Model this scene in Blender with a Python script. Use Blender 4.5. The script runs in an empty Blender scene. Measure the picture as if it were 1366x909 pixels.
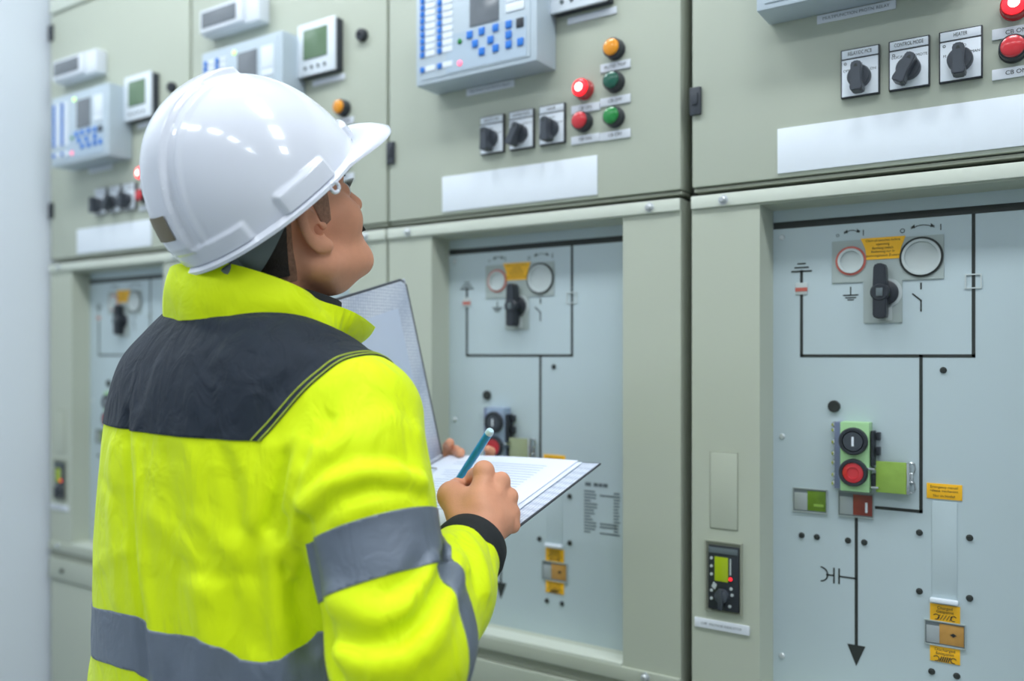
import bpy, bmesh, math, random
import numpy as np
from math import sin, cos, pi, radians, sqrt
from mathutils import Vector, Matrix, Euler

random.seed(3)
C = bpy.context.scene.collection
H = 1.42                                   # eye height of the camera
TH = radians(33.416)                       # camera turned left of the switchgear's normal
CAM = Vector((0.0, -1.2405, H))
FPX = 1150.0
UX = (-2.2973, -1.6996, -1.1044, -0.4973)  # left edges of the four cabinets
W = 0.6

# ------------------------------------------------------------------ helpers
def lin(c):
    return tuple((v/12.92 if v <= .04045 else ((v+.055)/1.055)**2.4) for v in [x/255 for x in c])

def mat(name, rgb, rough=.5, metal=0., var=.06, scale=18., bump=0., bscale=200., emit=None, estr=0., trans=0., alpha=1., spec=.5, coat=0., sheen=0.):
    m = bpy.data.materials.new(name); m.use_nodes = True
    nt = m.node_tree; b = nt.nodes['Principled BSDF']
    c = lin(rgb)
    b.inputs['Roughness'].default_value = rough; b.inputs['Metallic'].default_value = metal
    b.inputs['Specular IOR Level'].default_value = spec
    b.inputs['Coat Weight'].default_value = coat
    b.inputs['Sheen Weight'].default_value = sheen
    if trans: b.inputs['Transmission Weight'].default_value = trans
    if alpha < 1: b.inputs['Alpha'].default_value = alpha
    tc = nt.nodes.new('ShaderNodeTexCoord')
    no = nt.nodes.new('ShaderNodeTexNoise'); no.inputs['Scale'].default_value = scale; no.inputs['Detail'].default_value = 4
    nt.links.new(tc.outputs['Object'], no.inputs['Vector'])
    rp = nt.nodes.new('ShaderNodeValToRGB'); rp.color_ramp.elements[0].position = .3; rp.color_ramp.elements[1].position = .7
    rp.color_ramp.elements[0].color = tuple(x*(1-var) for x in c) + (1,)
    rp.color_ramp.elements[1].color = tuple(min(1, x*(1+var)) for x in c) + (1,)
    nt.links.new(no.outputs['Fac'], rp.inputs['Fac']); nt.links.new(rp.outputs['Color'], b.inputs['Base Color'])
    if bump:
        n2 = nt.nodes.new('ShaderNodeTexNoise'); n2.inputs['Scale'].default_value = bscale; n2.inputs['Detail'].default_value = 3
        nt.links.new(tc.outputs['Object'], n2.inputs['Vector'])
        bp = nt.nodes.new('ShaderNodeBump'); bp.inputs['Strength'].default_value = bump; bp.inputs['Distance'].default_value = .002
        nt.links.new(n2.outputs['Fac'], bp.inputs['Height']); nt.links.new(bp.outputs['Normal'], b.inputs['Normal'])
    if emit:
        b.inputs['Emission Color'].default_value = lin(emit)+(1,); b.inputs['Emission Strength'].default_value = estr
    return m

def pix(px, py, Z):
    """camera-space reading of the photograph turned into a world point"""
    X = (px-683)/FPX*Z; Y = (473-py)/FPX*Z
    return np.array((X*cos(TH)-Z*sin(TH), CAM.y+X*sin(TH)+Z*cos(TH), H+Y))

def cdir(X, Y, Z):
    return np.array((X*cos(TH)-Z*sin(TH), X*sin(TH)+Z*cos(TH), Y))

class MB:
    def __init__(s): s.bm = bmesh.new()
    def _merge(s, t, M=None):
        me = bpy.data.meshes.new('t'); t.to_mesh(me); t.free()
        if M is not None: me.transform(M)
        s.bm.from_mesh(me); bpy.data.meshes.remove(me); return s
    def box(s, x0, x1, y0, y1, z0, z1, b=0., seg=2, M=None):
        t = bmesh.new(); bmesh.ops.create_cube(t, size=1)
        for v in t.verts:
            v.co = ((x0+x1)/2+v.co.x*(x1-x0), (y0+y1)/2+v.co.y*(y1-y0), (z0+z1)/2+v.co.z*(z1-z0))
        if b: bmesh.ops.bevel(t, geom=t.edges[:], offset=b, segments=seg, affect='EDGES', profile=.6)
        return s._merge(t, M)
    def prism(s, pts, y0, y1, b=0.):
        """polygon in the xz plane extruded along y"""
        t = bmesh.new()
        f = [t.verts.new((x, y0, z)) for x, z in pts]; g = [t.verts.new((x, y1, z)) for x, z in pts]
        t.faces.new(f); t.faces.new(g[::-1]); n = len(pts)
        for i in range(n): t.faces.new((f[i], g[i], g[(i+1) % n], f[(i+1) % n]))
        bmesh.ops.recalc_face_normals(t, faces=t.faces)
        if b: bmesh.ops.bevel(t, geom=t.edges[:], offset=b, segments=2, affect='EDGES')
        return s._merge(t)
    def lathe(s, cx, cz, prof, n=32, M=None):
        """profile of (radius, y) turned about an axis along y"""
        t = bmesh.new(); rings = []
        for r, y in prof:
            if r < 1e-6: rings.append([t.verts.new((cx, y, cz))])
            else: rings.append([t.verts.new((cx+r*cos(2*pi*i/n), y, cz+r*sin(2*pi*i/n))) for i in range(n)])
        for a, b in zip(rings, rings[1:]):
            for i in range(n):
                j = (i+1) % n
                q = [a[i % len(a)], a[j % len(a)], b[j % len(b)], b[i % len(b)]]
                q = list(dict.fromkeys(q))
                if len(q) > 2: t.faces.new(q)
        bmesh.ops.recalc_face_normals(t, faces=t.faces)
        return s._merge(t, M)
    def strip(s, pts, w, y, closed=False):
        """flat line of width w in the xz plane at depth y (0.4 mm thick)"""
        n = len(pts)
        for i in range(n if closed else n-1):
            a = Vector(pts[i]); b = Vector(pts[(i+1) % n]); d = (b-a)
            if d.length < 1e-6: continue
            d.normalize(); p = Vector((-d.y, d.x))*w/2; e = d*w*.5
            q = [a-e+p, b+e+p, b+e-p, a-e-p]
            s.prism([tuple(v) for v in q], y-.0005, y)
        return s
    def tube(s, pts, r, n=10, caps=True):
        t = bmesh.new(); pts = [Vector(p) for p in pts]; rings = []
        rr = r if isinstance(r, (list, tuple)) else [r]*len(pts)
        up = Vector((0, 0, 1))
        for i, p in enumerate(pts):
            d = (pts[min(i+1, len(pts)-1)]-pts[max(i-1, 0)]).normalized()
            a = d.cross(up) if abs(d.dot(up)) < .95 else d.cross(Vector((1, 0, 0)))
            a.normalize(); b = d.cross(a)
            rings.append([t.verts.new(p+a*rr[i]*cos(2*pi*k/n)+b*rr[i]*sin(2*pi*k/n)) for k in range(n)])
        for a, b in zip(rings, rings[1:]):
            for k in range(n): t.faces.new((a[k], a[(k+1) % n], b[(k+1) % n], b[k]))
        if caps: t.faces.new(rings[0][::-1]); t.faces.new(rings[-1])
        bmesh.ops.recalc_face_normals(t, faces=t.faces)
        return s._merge(t)
    def verts(s, V, F):
        vs = [s.bm.verts.new(v) for v in V]
        for f in F: s.bm.faces.new([vs[i] for i in f])
        return s
    def text(s, txt, x, z, h, y, align='CENTER', sx=1.):
        V, F = glyphs(txt, align)
        if V:
            s.verts([(x+v[0]*h*sx, y, z+v[1]*h) for v in V], F)
        return s
    def build(s, name, m, parent=None, smooth=True, angle=35):
        me = bpy.data.meshes.new(name); s.bm.to_mesh(me); s.bm.free()
        return link(name, me, m, parent, smooth, angle)

_gl = {}
def glyphs(txt, align):
    if (txt, align) not in _gl:
        cu = bpy.data.curves.new('lettering', 'FONT'); cu.body = txt; cu.size = 1.38; cu.align_x = align; cu.align_y = 'CENTER'
        cu.resolution_u = 3
        ob = bpy.data.objects.new('lettering_source', cu); C.objects.link(ob)
        dg = bpy.context.evaluated_depsgraph_get(); ev = ob.evaluated_get(dg); me = ev.to_mesh()
        _gl[(txt, align)] = ([tuple(v.co) for v in me.vertices], [tuple(p.vertices) for p in me.polygons])
        ev.to_mesh_clear(); bpy.data.objects.remove(ob); bpy.data.curves.remove(cu)
    return _gl[(txt, align)]

def link(name, me, m, parent=None, smooth=True, angle=35):
    ms = m if isinstance(m, (list, tuple)) else [m]
    for x in ms: me.materials.append(x)
    o = bpy.data.objects.new(name, me); C.objects.link(o)
    if parent is not None: o.parent = parent
    if smooth:
        me.polygons.foreach_set('use_smooth', [True]*len(me.polygons))
        if angle < 180:
            try: me.set_sharp_from_angle(angle=radians(angle))
            except Exception: pass
    me.update(); return o

def thing(name, label, cat, loc=(0, 0, 0), group=None):
    o = bpy.data.objects.new(name, None); C.objects.link(o); o.location = loc; o.empty_display_size = .05
    o['label'] = label; o['category'] = cat
    if group: o['group'] = group
    return o
def tag(o, label, cat, group=None):
    o['label'] = label; o['category'] = cat
    if group: o['group'] = group
    return o
def note(o, label): o['label'] = label; return o
def struct(name, mb, m):
    o = mb.build(name, m, None, smooth=False); o['kind'] = 'structure'; return o

# ------------------------------------------------------------------ materials
M = dict(
  steel   = mat('painted_steel', (180,187,172), .42, var=.015, scale=3, bump=.05, bscale=900),
  steel_d = mat('painted_steel_shade', (150,155,140), .5, var=.02, scale=3),
  edge    = mat('painted_edge', (205,212,200), .35, var=.02, scale=5),
  gap     = mat('dark_gap', (58,62,58), .7),
  hingem  = mat('hinge_plastic', (52,58,66), .5),
  panel   = mat('mimic_grey_blue', (180,196,201), .35, var=.015, scale=4),
  panel2  = mat('mimic_plate_grey', (158,170,168), .4, var=.02, scale=6),
  white   = mat('white_laminate', (226,234,242), .3, var=.02, scale=14),
  paper_l = mat('label_white', (222,228,236), .45, var=.02, scale=20),
  ink     = mat('black_ink', (38,44,42), .6),
  inkgrey = mat('grey_ink', (92,104,108), .6),
  black   = mat('black_plastic', (40,45,52), .38, var=.08, scale=30),
  black2  = mat('charcoal_plastic', (62,68,76), .35, var=.06, scale=30),
  relay   = mat('relay_grey_blue', (184,198,208), .4, var=.015, scale=5),
  relayf  = mat('relay_face', (172,190,206), .4, var=.015, scale=5),
  keyblue = mat('blue_key', (32,116,208), .35),
  padblue = mat('blue_keypad_field', (116,160,208), .4),
  lcdgrey = mat('grey_display', (112,118,124), .15),
  lcdgrn  = mat('green_grey_display', (106,132,104), .15),
  lcdlime = mat('lime_display', (140,160,30), .2, emit=(140,165,20), estr=.25),
  red     = mat('red_lens', (196,44,52), .22, coat=.3),
  redlit  = mat('red_lens_lit', (255,40,50), .3, emit=(255,30,40), estr=2.2),
  litcore = mat('lit_core', (255,225,215), .3, emit=(255,205,195), estr=5.),
  amber   = mat('amber_lens', (232,150,26), .22, coat=.3),
  green   = mat('green_lens', (24,128,56), .22, coat=.3),
  green_d = mat('dark_green_lens', (22,88,70), .22, coat=.3),
  led_g   = mat('green_led', (190,240,130), .3, emit=(190,240,130), estr=1.5),
  led_p   = mat('pink_led', (250,120,150), .3, emit=(250,110,140), estr=1.2),
  led_w   = mat('warm_led', (255,200,160), .3, emit=(255,200,150), estr=2.),
  yellow  = mat('yellow_sticker', (244,184,26), .5, var=.03, scale=20),
  zinc    = mat('zinc_screw', (206,212,214), .35, metal=.6),
  chrome  = mat('chrome', (210,214,214), .15, metal=1.),
  lime    = mat('yellow_green_zinc', (150,184,84), .32, metal=.25, var=.2, scale=25),
  mint    = mat('pale_green_plate', (160,204,150), .35, var=.1, scale=14),
  zincrefl = mat('zinc_reflection_tint', (150,168,190), .35, metal=.3, var=.1), flaprefl = mat('flap_reflection_tint', (166,176,140), .35, metal=.3, var=.1),  # reflections on the zinc plate and flap, put into their base colours
  purple  = mat('blue_grey_zinc', (120,130,160), .35, metal=.5, var=.1),
  winsh   = mat('window_recess_shade', (120,130,134), .4),  # recess shading put into the colour of a flat backing
  wgreen  = mat('window_green', (96,128,34), .4, var=.2, scale=60),
  wred    = mat('window_red', (146,66,54), .4, var=.2, scale=60),
  wamber  = mat('window_amber', (186,140,70), .4, var=.1, scale=60),
  wsteel  = mat('window_steel', (170,178,180), .35, metal=.3),
  redring = mat('red_ring', (190,96,84), .4),
  ringgr  = mat('grey_ring', (186,196,196), .35),
  wall    = mat('white_wall', (226,234,243), .7, var=.012, scale=2),
  wallp   = mat('warm_white_wall', (216,222,226), .8, var=.01, scale=2),
  floor   = mat('grey_epoxy', (150,156,158), .3, var=.04, scale=4),
  ceil    = mat('ceiling_white', (236,238,240), .9, var=.01),
  diff    = mat('diffuser', (255,255,255), .5, emit=(238,246,255), estr=6.5),
  alu     = mat('aluminium', (200,204,208), .35, metal=.8),
  skin    = mat('skin', (226,160,128), .5, var=.05, scale=45, bump=.12, bscale=350, spec=.35),
  hair    = mat('dark_hair', (40,32,28), .6, var=.3, scale=160, bump=.5, bscale=500),
  stubble = mat('cropped_hair', (150,110,88), .6, var=.25, scale=220, bump=.3, bscale=700),
  lip     = mat('lip', (176,100,88), .45),
  eye     = mat('eye_white', (232,230,226), .15),
  iris    = mat('iris', (38,24,18), .15),
  hivis   = mat('hi_vis_yellow', (228,250,0), .62, var=.03, scale=6, bump=.12, bscale=1400, sheen=.1, spec=.25),
  navy    = mat('dark_navy_cloth', (35,44,56), .7, var=.08, scale=60, bump=.2, bscale=1200, sheen=.05, spec=.3),
  rib     = mat('black_rib_knit', (30,34,38), .8, var=.1, scale=200, bump=.4, bscale=900),
  tape    = mat('reflective_tape', (114,124,138), .45, metal=.25, var=.05, scale=30, bump=.15, bscale=900),
  thread  = mat('yellow_thread', (190,210,60), .6),
  trouser = mat('navy_trousers', (46,54,70), .8, bump=.2),
  boot    = mat('black_boot', (34,32,30), .5),
  helmet  = mat('white_hard_hat_plastic', (228,232,242), .16, var=.008, scale=4, coat=.5),
  strap   = mat('grey_headband', (106,116,120), .5),
  sticker = mat('olive_sticker', (122,112,88), .5),
  fold    = mat('folder_silver', (196,206,222), .35),
  pocket  = mat('pocket_film', (204,216,236), .3, var=.02, scale=8),
  binding = mat('folder_black_edge', (74,78,86), .5),
  paper   = mat('printed_paper', (232,240,255), .6, var=.01),
  paper2  = mat('plain_paper', (226,234,250), .6, var=.01),
  pen     = mat('teal_pen', (18,150,206), .35, coat=.1),
  penend  = mat('pen_cap_white', (200,228,238), .3),
)
def weave():
    nt = M['fold'].node_tree; b = nt.nodes['Principled BSDF']
    tc = nt.nodes.new('ShaderNodeTexCoord'); v = nt.nodes.new('ShaderNodeTexVoronoi'); v.inputs['Scale'].default_value = 210; v.inputs['Randomness'].default_value = .15
    nt.links.new(tc.outputs['Object'], v.inputs['Vector'])
    r = nt.nodes.new('ShaderNodeValToRGB'); r.color_ramp.elements[0].color = lin((232,238,248))+(1,); r.color_ramp.elements[1].color = lin((172,184,206))+(1,)
    r.color_ramp.elements[0].position = .15; r.color_ramp.elements[1].position = .75
    nt.links.new(v.outputs['Distance'], r.inputs['Fac']); nt.links.new(r.outputs['Color'], b.inputs['Base Color'])
    bp = nt.nodes.new('ShaderNodeBump'); bp.inputs['Strength'].default_value = .3; bp.inputs['Distance'].default_value = .001
    nt.links.new(v.outputs['Distance'], bp.inputs['Height']); nt.links.new(bp.outputs['Normal'], b.inputs['Normal'])
weave()
def wrinkle(m, dist, sc_):
    nt = m.node_tree; b = nt.nodes['Principled BSDF']; old = b.inputs['Normal'].links[0].from_socket
    tc = nt.nodes.new('ShaderNodeTexCoord'); mp = nt.nodes.new('ShaderNodeMapping'); mp.inputs['Scale'].default_value = (1.5, 1.5, .8)
    n = nt.nodes.new('ShaderNodeTexNoise'); n.inputs['Scale'].default_value = sc_; n.inputs['Detail'].default_value = 3; n.inputs['Distortion'].default_value = 1.2
    bp = nt.nodes.new('ShaderNodeBump'); bp.inputs['Strength'].default_value = 1; bp.inputs['Distance'].default_value = dist
    nt.links.new(tc.outputs['Object'], mp.inputs['Vector']); nt.links.new(mp.outputs['Vector'], n.inputs['Vector']); nt.links.new(n.outputs['Fac'], bp.inputs['Height'])
    nt.links.new(old, bp.inputs['Normal']); nt.links.new(bp.outputs['Normal'], b.inputs['Normal'])
wrinkle(M['hivis'], .006, 15); wrinkle(M['navy'], .006, 22); wrinkle(M['tape'], .003, 18)

# ------------------------------------------------------------------ room
XL = UX[0]-.018
RX, RY, RZ = 3.2, -3.6, 3.0
struct('floor', MB().box(XL-.2, RX, RY, 1.6, -.1, 0), M['floor'])
struct('ceiling', MB().box(XL-.2, RX, RY, 1.6, RZ, RZ+.1), M['ceil'])
struct('wall_left', MB().box(XL-.2, XL, RY, 1.6, 0, RZ), M['wall'])
struct('wall_back', MB().box(XL-.2, RX, 1.5, 1.6, 0, RZ), M['wallp'])
struct('wall_right', MB().box(RX, RX+.1, RY, 1.6, 0, RZ), M['wallp'])
struct('wall_front', MB().box(XL-.2, RX, RY-.1, RY, 0, RZ), M['wallp'])

# ------------------------------------------------------------------ one switchgear cabinet (x from its left edge, y=0 its face, z above floor)
DP = .045                                   # depth of the mimic panel behind the face
pu = lambda u: 1.0118*u-.00587
pv = lambda v: H+1.0118*v
hv = lambda v: H+v
def make_cabinet(label):
    t = thing('switchgear_cabinet', label, 'electrical cabinet', (UX[3], 0, 0), 'row of switchgear cabinets')
    G = .0055
    b = MB()                                # carcass behind everything, with the dark joints
    b.box(0, W, .052, .9, 0, hv(.97)); b.build('carcass', M['gap'], t, smooth=False)
    # upper instrument door
    d = MB(); d.box(G, W-G, 0, .052, hv(.2525), hv(.90), .003); ud = d.build('upper_door', M['steel'], t)
    d = MB(); d.box(G+.002, W-G, .004, .05, hv(.2455), hv(.2505), .001); d.build('door_seal_strip', M['steel_d'], ud)
    for v in (.382, .855):
        h = MB(); h.box(.0035, .021, -.006, .02, hv(v-.021), hv(v+.021), .002); h.box(.008, .017, -.0085, -.005, hv(v-.006), hv(v+.012), .001)
        note(h.build('hinge', M['hingem'], ud), 'dark grey door hinge')
    f = MB(); f.box(G, W-G, -.004, .052, hv(.905), hv(.97), .004); f.build('top_fascia', M['edge'], t)
    # lower frame: four bars round a sloped recess
    x0, x1, z0, z1 = .109, .497, hv(-.494), hv(.217)
    X0, X1, Z0, Z1 = pu(.120), .4885, pv(-.483), pv(.2105)
    fr = MB()
    o = [(G, hv(-.497)), (W-G, hv(-.497)), (W-G, hv(.2385)), (G, hv(.2385))]; i = [(x0, z0), (x1, z0), (x1, z1), (x0, z1)]; p = [(X0, Z0), (X1, Z0), (X1, Z1), (X0, Z1)]
    V = [(x, 0, z) for x, z in o]+[(x, 0, z) for x, z in i]+[(x, DP+.004, z) for x, z in p]+[(x, .052, z) for x, z in o]
    F = []
    for k in range(4):
        j = (k+1) % 4
        F += [(k, j, 4+j, 4+k), (4+k, 4+j, 8+j, 8+k), (12+k, 12+j, j, k)]
    fr.verts(V, F); bmesh.ops.recalc_face_normals(fr.bm, faces=fr.bm.faces)
    lf = fr.build('lower_frame', M['steel'], t, smooth=False)
    # top rail lip and bolts
    r = MB(); r.box(G, W-G, -.005, .012, hv(.2195), hv(.2385), .0015); r.build('top_rail', M['edge'], lf)
    for u, v in ((.056, .2285), (.545, .2285), (.052, -.503), (.538, -.503)):
        s = MB(); s.lathe(u, hv(v), [(0, -.0125), (.003, -.0125), (.0052, -.0105), (.0052, -.0055), (.0075, -.0055), (.0075, -.003)], 20)
        note(s.build('bolt', M['zinc'], t), 'zinc bolt on the frame rail')
    r = MB(); r.box(x0+.001, x1-.001, -.004, DP, z0-.004, z0+.0035, .001); r.build('sill', M['edge'], lf)
    r = MB(); r.box(G, W-G, -.005, .05, hv(-.517), hv(-.4955), .0015); r.build('bottom_rail', M['steel'], t)
    r = MB(); r.box(G, W-G, .0, .05, hv(-.535), hv(-.5175), 0); r.build('joint_channel', M['steel_d'], t)
    r = MB(); r.box(G, W-G, -.005, .05, hv(-.593), hv(-.537), .003); cr = r.build('cross_rail', M['steel'], t)
    for u in (.072, .528):
        s = MB(); s.lathe(u, hv(-.567), [(0, -.0105), (.004, -.0105), (.0055, -.0085), (.0055, -.004)], 20); s.build('screw', M['gap'], cr)
    r = MB(); r.box(G, W-G, 0, .05, .1, hv(-.597), .004); r.build('cable_door', M['steel'], t)
    r = MB(); r.box(G, W-G, .02, .06, 0, .096, .002); r.build('plinth', M['gap'], t)
    # ------------- instruments on the upper door
    # protection relay
    rl = MB(); a, bb, cb, ct = .123, .375, .473, .646
    rl.box(a, bb, -.062, .0, hv(cb), hv(ct), .004); rl.box(a+.012, bb-.012, -.0635, -.06, hv(cb+.008), hv(ct-.008), .001)
    rel = note(rl.build('protection_relay', M['relay'], t), 'pale blue protection relay with blue keys')
    pd = MB(); pd.box(.192, .356, -.0642, -.0632, hv(.484), hv(.548)); note(pd.build('keypad_field', M['relayf'], rel), 'keypad area')
    sc = MB(); sc.box(.243, .302, -.0652, -.0632, hv(.553), hv(.622), .0008); note(sc.build('display', M['lcdgrey'], rel), 'grey display')
    fr2 = MB(); fr2.box(.316, .352, -.065, -.0632, hv(.561), hv(.575), .0005); fr2.box(.316, .352, -.065, -.0632, hv(.577), hv(.622), .0005); note(fr2.build('label_field', M['white'], rel), 'white label field')
    for col, xx in enumerate((.140, .178)):
        for k in range(10):
            zz = .6205-k*.0119 if k < 9 else .499
            kk = MB(); kk.box(xx-.0042, xx+.0042, -.0665, -.0632, hv(zz-.0046), hv(zz+.0046), .001)
            kk.build('function_key', M['keyblue'], rel)
            ll = MB(); ll.box(xx+.007, xx+.028, -.0648, -.0632, hv(zz-.0048), hv(zz+.0048), .0004); ll.build('key_label', M['white'], rel)
    for xx, zz in ((.243,.540),(.268,.541),(.296,.541),(.322,.541),(.254,.523),(.286,.523),(.322,.524),(.268,.507),(.296,.507),(.322,.508),(.345,.508)):
        kk = MB(); kk.box(xx-.0058, xx+.0058, -.0668, -.0632, hv(zz-.0062), hv(zz+.0062), .0012); note(kk.build('keypad_key', M['keyblue'], rel), 'blue keypad key')
    for nm, xx, zz, mm, lb in (('status_lamp', .222, .533, 'green', 'green lamp'), ('status_lamp', .222, .496, 'led_p', 'pink lamp'), ('status_lamp', .232, .627, 'led_g', 'pale green lit lamp')):
        kk = MB(); kk.lathe(xx, hv(zz), [(0, -.0668), (.0035, -.0664), (.005, -.065), (.005, -.063)], 16); note(kk.build(nm, M[mm], rel), lb)
    kk = MB(); kk.box(.337, .351, -.0662, -.0632, hv(.532), hv(.547), .001); note(kk.build('front_port', M['black'], rel), 'black port cover')
    # annunciator above the relay
    an = MB(); an.box(.08, .268, -.03, 0, hv(.700), hv(.757), .004); an.box(.084, .225, -.038, -.028, hv(.704), hv(.754), .003)
    ann = note(an.build('alarm_unit', M['paper_l'], t), 'pale grey alarm unit with dark window')
    an = MB(); an.box(.092, .205, -.0395, -.037, hv(.713), hv(.747), .001); an.build('window', M['lcdgrey'], ann)
    # meter
    me = MB(); me.box(.378, .481, -.016, 0, hv(.561), hv(.663), .001); mbk = me; me = MB(); me.box(.374, .479, -.022, -.015, hv(.560), hv(.666), .003)
    mt = note(me.build('power_meter', M['white'], t), 'white framed power meter')
    note(mbk.build('meter_body', M['hingem'], mt), 'dark meter body behind the white frame')
    s = MB(); s.box(.393, .459, -.024, -.0215, hv(.592), hv(.651), .001); note(s.build('display', M['lcdgrn'], mt), 'green grey display')
    for k in range(4):
        s = MB(); s.lathe(.398+.018*k, hv(.575), [(0, -.0242), (.0036, -.0238), (.0036, -.0215)], 14); s.build('meter_key', M['inkgrey'], mt)
    lk = MB(); lk.lathe(.535, hv(.62), [(0, -.009), (.004, -.009), (.0042, -.012), (.011, -.011), (.0125, -.006), (.0125, 0)], 28)
    note(lk.build('door_lock', M['black'], t), 'round black door lock')
    def strip_label(u0, u1, v0, v1, txt, h, lab, mm='paper_l'):
        q = MB(); q.box(u0, u1, -.0028, 0, hv(v0), hv(v1), .0007); o = note(q.build('label_strip', M[mm], t), lab)
        if txt:
            q = MB(); q.text(txt, (u0+u1)/2, hv((v0+v1)/2), h, -.0031); q.build('lettering', M['inkgrey'] if h < .0045 else M['ink'], o, smooth=False)
        return o
    strip_label(.19, .292, .4605, .4725, 'MULTIFUNCTION PROTN. RELAY', .0042, 'white label strip under the relay')
    strip_label(.397, .487, .544, .5555, '', .004, 'white label strip under the meter')
    # lamps
    def lamp(u, v, mm, lab, lit=False):
        q = MB(); q.lathe(u, hv(v), [(.0165, 0), (.0165, -.004), (.0155, -.005), (.0155, -.016), (.0142, -.0175), (.013, -.0175), (.013, -.012)], 36)
        o = note(q.build('indicator_lamp', M['black'] if not lit else M['red'], t), lab)
        q = MB(); q.lathe(u, hv(v), [(.0135, -.015), (.0135, -.0185), (.0125, -.0205), (.009, -.0222), (.0, -.023)], 36); q.build('lens', M[mm], o)
        if lit:
            q = MB(); q.lathe(u, hv(v), [(.0066, -.0226), (.005, -.0236), (0, -.0242)], 28); note(q.build('glowing_core', M['litcore'], o), 'glowing white core')
    lamp(.429, .4315, 'redlit', 'lit red indicator lamp', True)
    lamp(.4275, .379, 'red', 'unlit red indicator lamp'); lamp(.485, .486, 'amber', 'amber indicator lamp')
    lamp(.4845, .434, 'green_d', 'dark green indicator lamp'); lamp(.4845, .378, 'green', 'bright green indicator lamp')
    for u0, v0, tx in ((.404, .395, 'CB ON'), (.404, .3445, 'CB ON'), (.458, .4535, 'AUTO TRIP'), (.458, .3985, 'CB OFF'), (.458, .3435, 'CB OFF')):
        strip_label(u0, u0+.053, v0, v0+.0135, tx, .0055, 'white lamp label')
    # three rotary switches
    for k, (u0, tx, rot, marks) in enumerate(((.2225, 'RELAY/DC MCB', 0, (('OFF', -.017, .006), ('1ST', 0, .0125), ('ON', .017, .004))),
                                              (.2835, 'CONTROL MODE', -28, (('LOCAL', -.013, .0125), ('REMOTE', .013, .0115))),
                                              (.344, 'HEATER', 0, (('M', -.018, .003), ('AUTO', 0, .0135), ('MAN', .017, .004))))):
        q = MB(); q.box(u0, u0+.05, -.006, 0, hv(.350), hv(.4165), .0012); o = note(q.build('rotary_switch', M['black'], t), 'black rotary switch on a white plate: %s' % tx.lower())
        q = MB(); q.box(u0+.0018, u0+.0482, -.0072, -.005, hv(.3518), hv(.4015), .0005); q.box(u0+.0018, u0+.0482, -.0072, -.005, hv(.4035), hv(.4147), .0005); note(q.build('face_plate', M['white'], o), 'white face plate')
        q = MB(); cx, cz = u0+.025, hv(.3755)
        q.text(tx, cx, hv(.4091), .0052, -.0075, sx=.62)
        for s_, dx, dz in marks: q.text(s_, cx+dx, cz+dz+.005, .0036, -.0075)
        q.lathe(u0+.0065, hv(.3965), [(.0018, -.0072), (.0018, -.0076), (.0011, -.0076), (.0011, -.0072)], 14)
        q.build('lettering', M['ink'], o, smooth=False)
        q = MB(); Mr = Matrix.Translation((cx, 0, cz)) @ Matrix.Rotation(radians(-rot), 4, 'Y')
        q.lathe(0, 0, [(.0150, -.007), (.0148, -.016), (.0135, -.018), (0, -.018)], 32, M=Mr)
        t2 = MB(); t2.prism([(-.0068, .0125), (-.004, .0155), (.004, .0155), (.0068, .0125), (.0068, -.010), (.0082, -.0205), (.006, -.0235), (-.006, -.0235), (-.0082, -.0205), (-.0068, -.010)], -.0335, -.012, .0012)
        tm = bpy.data.meshes.new('t'); t2.bm.to_mesh(tm); t2.bm.free(); tm.transform(Mr); q.bm.from_mesh(tm); bpy.data.meshes.remove(tm)
        kn = note(q.build('switch_knob', M['black2'], o), 'dark grey lever knob')
        q = MB(); q.prism([(-.0012, .0112), (.0012, .0112), (.0026, .0075), (-.0026, .0075)], -.0339, -.033)
        q.bm.transform(Mr); q.build('pointer_mark', M['ink'], kn)
    np_ = MB(); np_.box(.135, .452, -.0022, 0, hv(.2585), hv(.3225), .0006); note(np_.build('nameplate', M['white'], t), 'blank white nameplate')
    # ------------- left column of the lower frame
    q = MB(); q.box(.034, .077, -.0012, .002, hv(-.260), hv(-.1445), .0008); bl = q.build('blank_cover', M['steel_d'], t)  # darker rim puts the cover's outline shadow into the colour
    q = MB(); q.box(.0355, .0758, -.0016, .0, hv(-.2585), hv(-.1462), .0004); q.build('cover_face', M['steel'], bl)
    q = MB()
    for (a0, a1, c0, c1) in ((.027, .084, -.2795, -.2775), (.027, .084, -.3835, -.3815), (.027, .0295, -.3815, -.2795), (.0815, .084, -.3815, -.2795)): q.box(a0, a1, -.0035, 0, hv(c0), hv(c1))
    q.box(.0295, .0815, -.0008, .0005, hv(-.3815), hv(-.2795)); vi = note(q.build('voltage_indicator', M['steel_d'], t), 'small black voltage indicator with lime display')
    q = MB(); q.box(.033, .0795, -.006, 0, hv(-.379), hv(-.284), .0015); note(q.build('indicator_body', M['black'], vi), 'black face')
    q = MB(); q.box(.034, .0785, -.0068, -.0055, hv(-.295), hv(-.2865), .0004); q.build('header_strip', M['inkgrey'], vi)
    q = MB(); q.box(.0435, .064, -.007, -.0055, hv(-.336), hv(-.3), .0006); note(q.build('lime_display', M['lcdlime'], vi), 'lime green display')
    q = MB(); q.lathe(.0675, hv(-.331), [(0, -.0085), (.002, -.008), (.0026, -.006)], 14); note(q.build('red_led', M['redlit'], vi), 'lit red lamp')
    q = MB(); q.box(.0665, .0685, -.0066, -.0055, hv(-.325), hv(-.301)); 
    for uu, vv in ((.0385, -.303), (.0385, -.315), (.0385, -.327), (.0385, -.351), (.0385, -.363), (.0685, -.345), (.07, -.354), (.0665, -.371)): q.lathe(uu, hv(vv), [(0, -.0075), (.0022, -.007), (.0024, -.0055)], 12)
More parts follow.
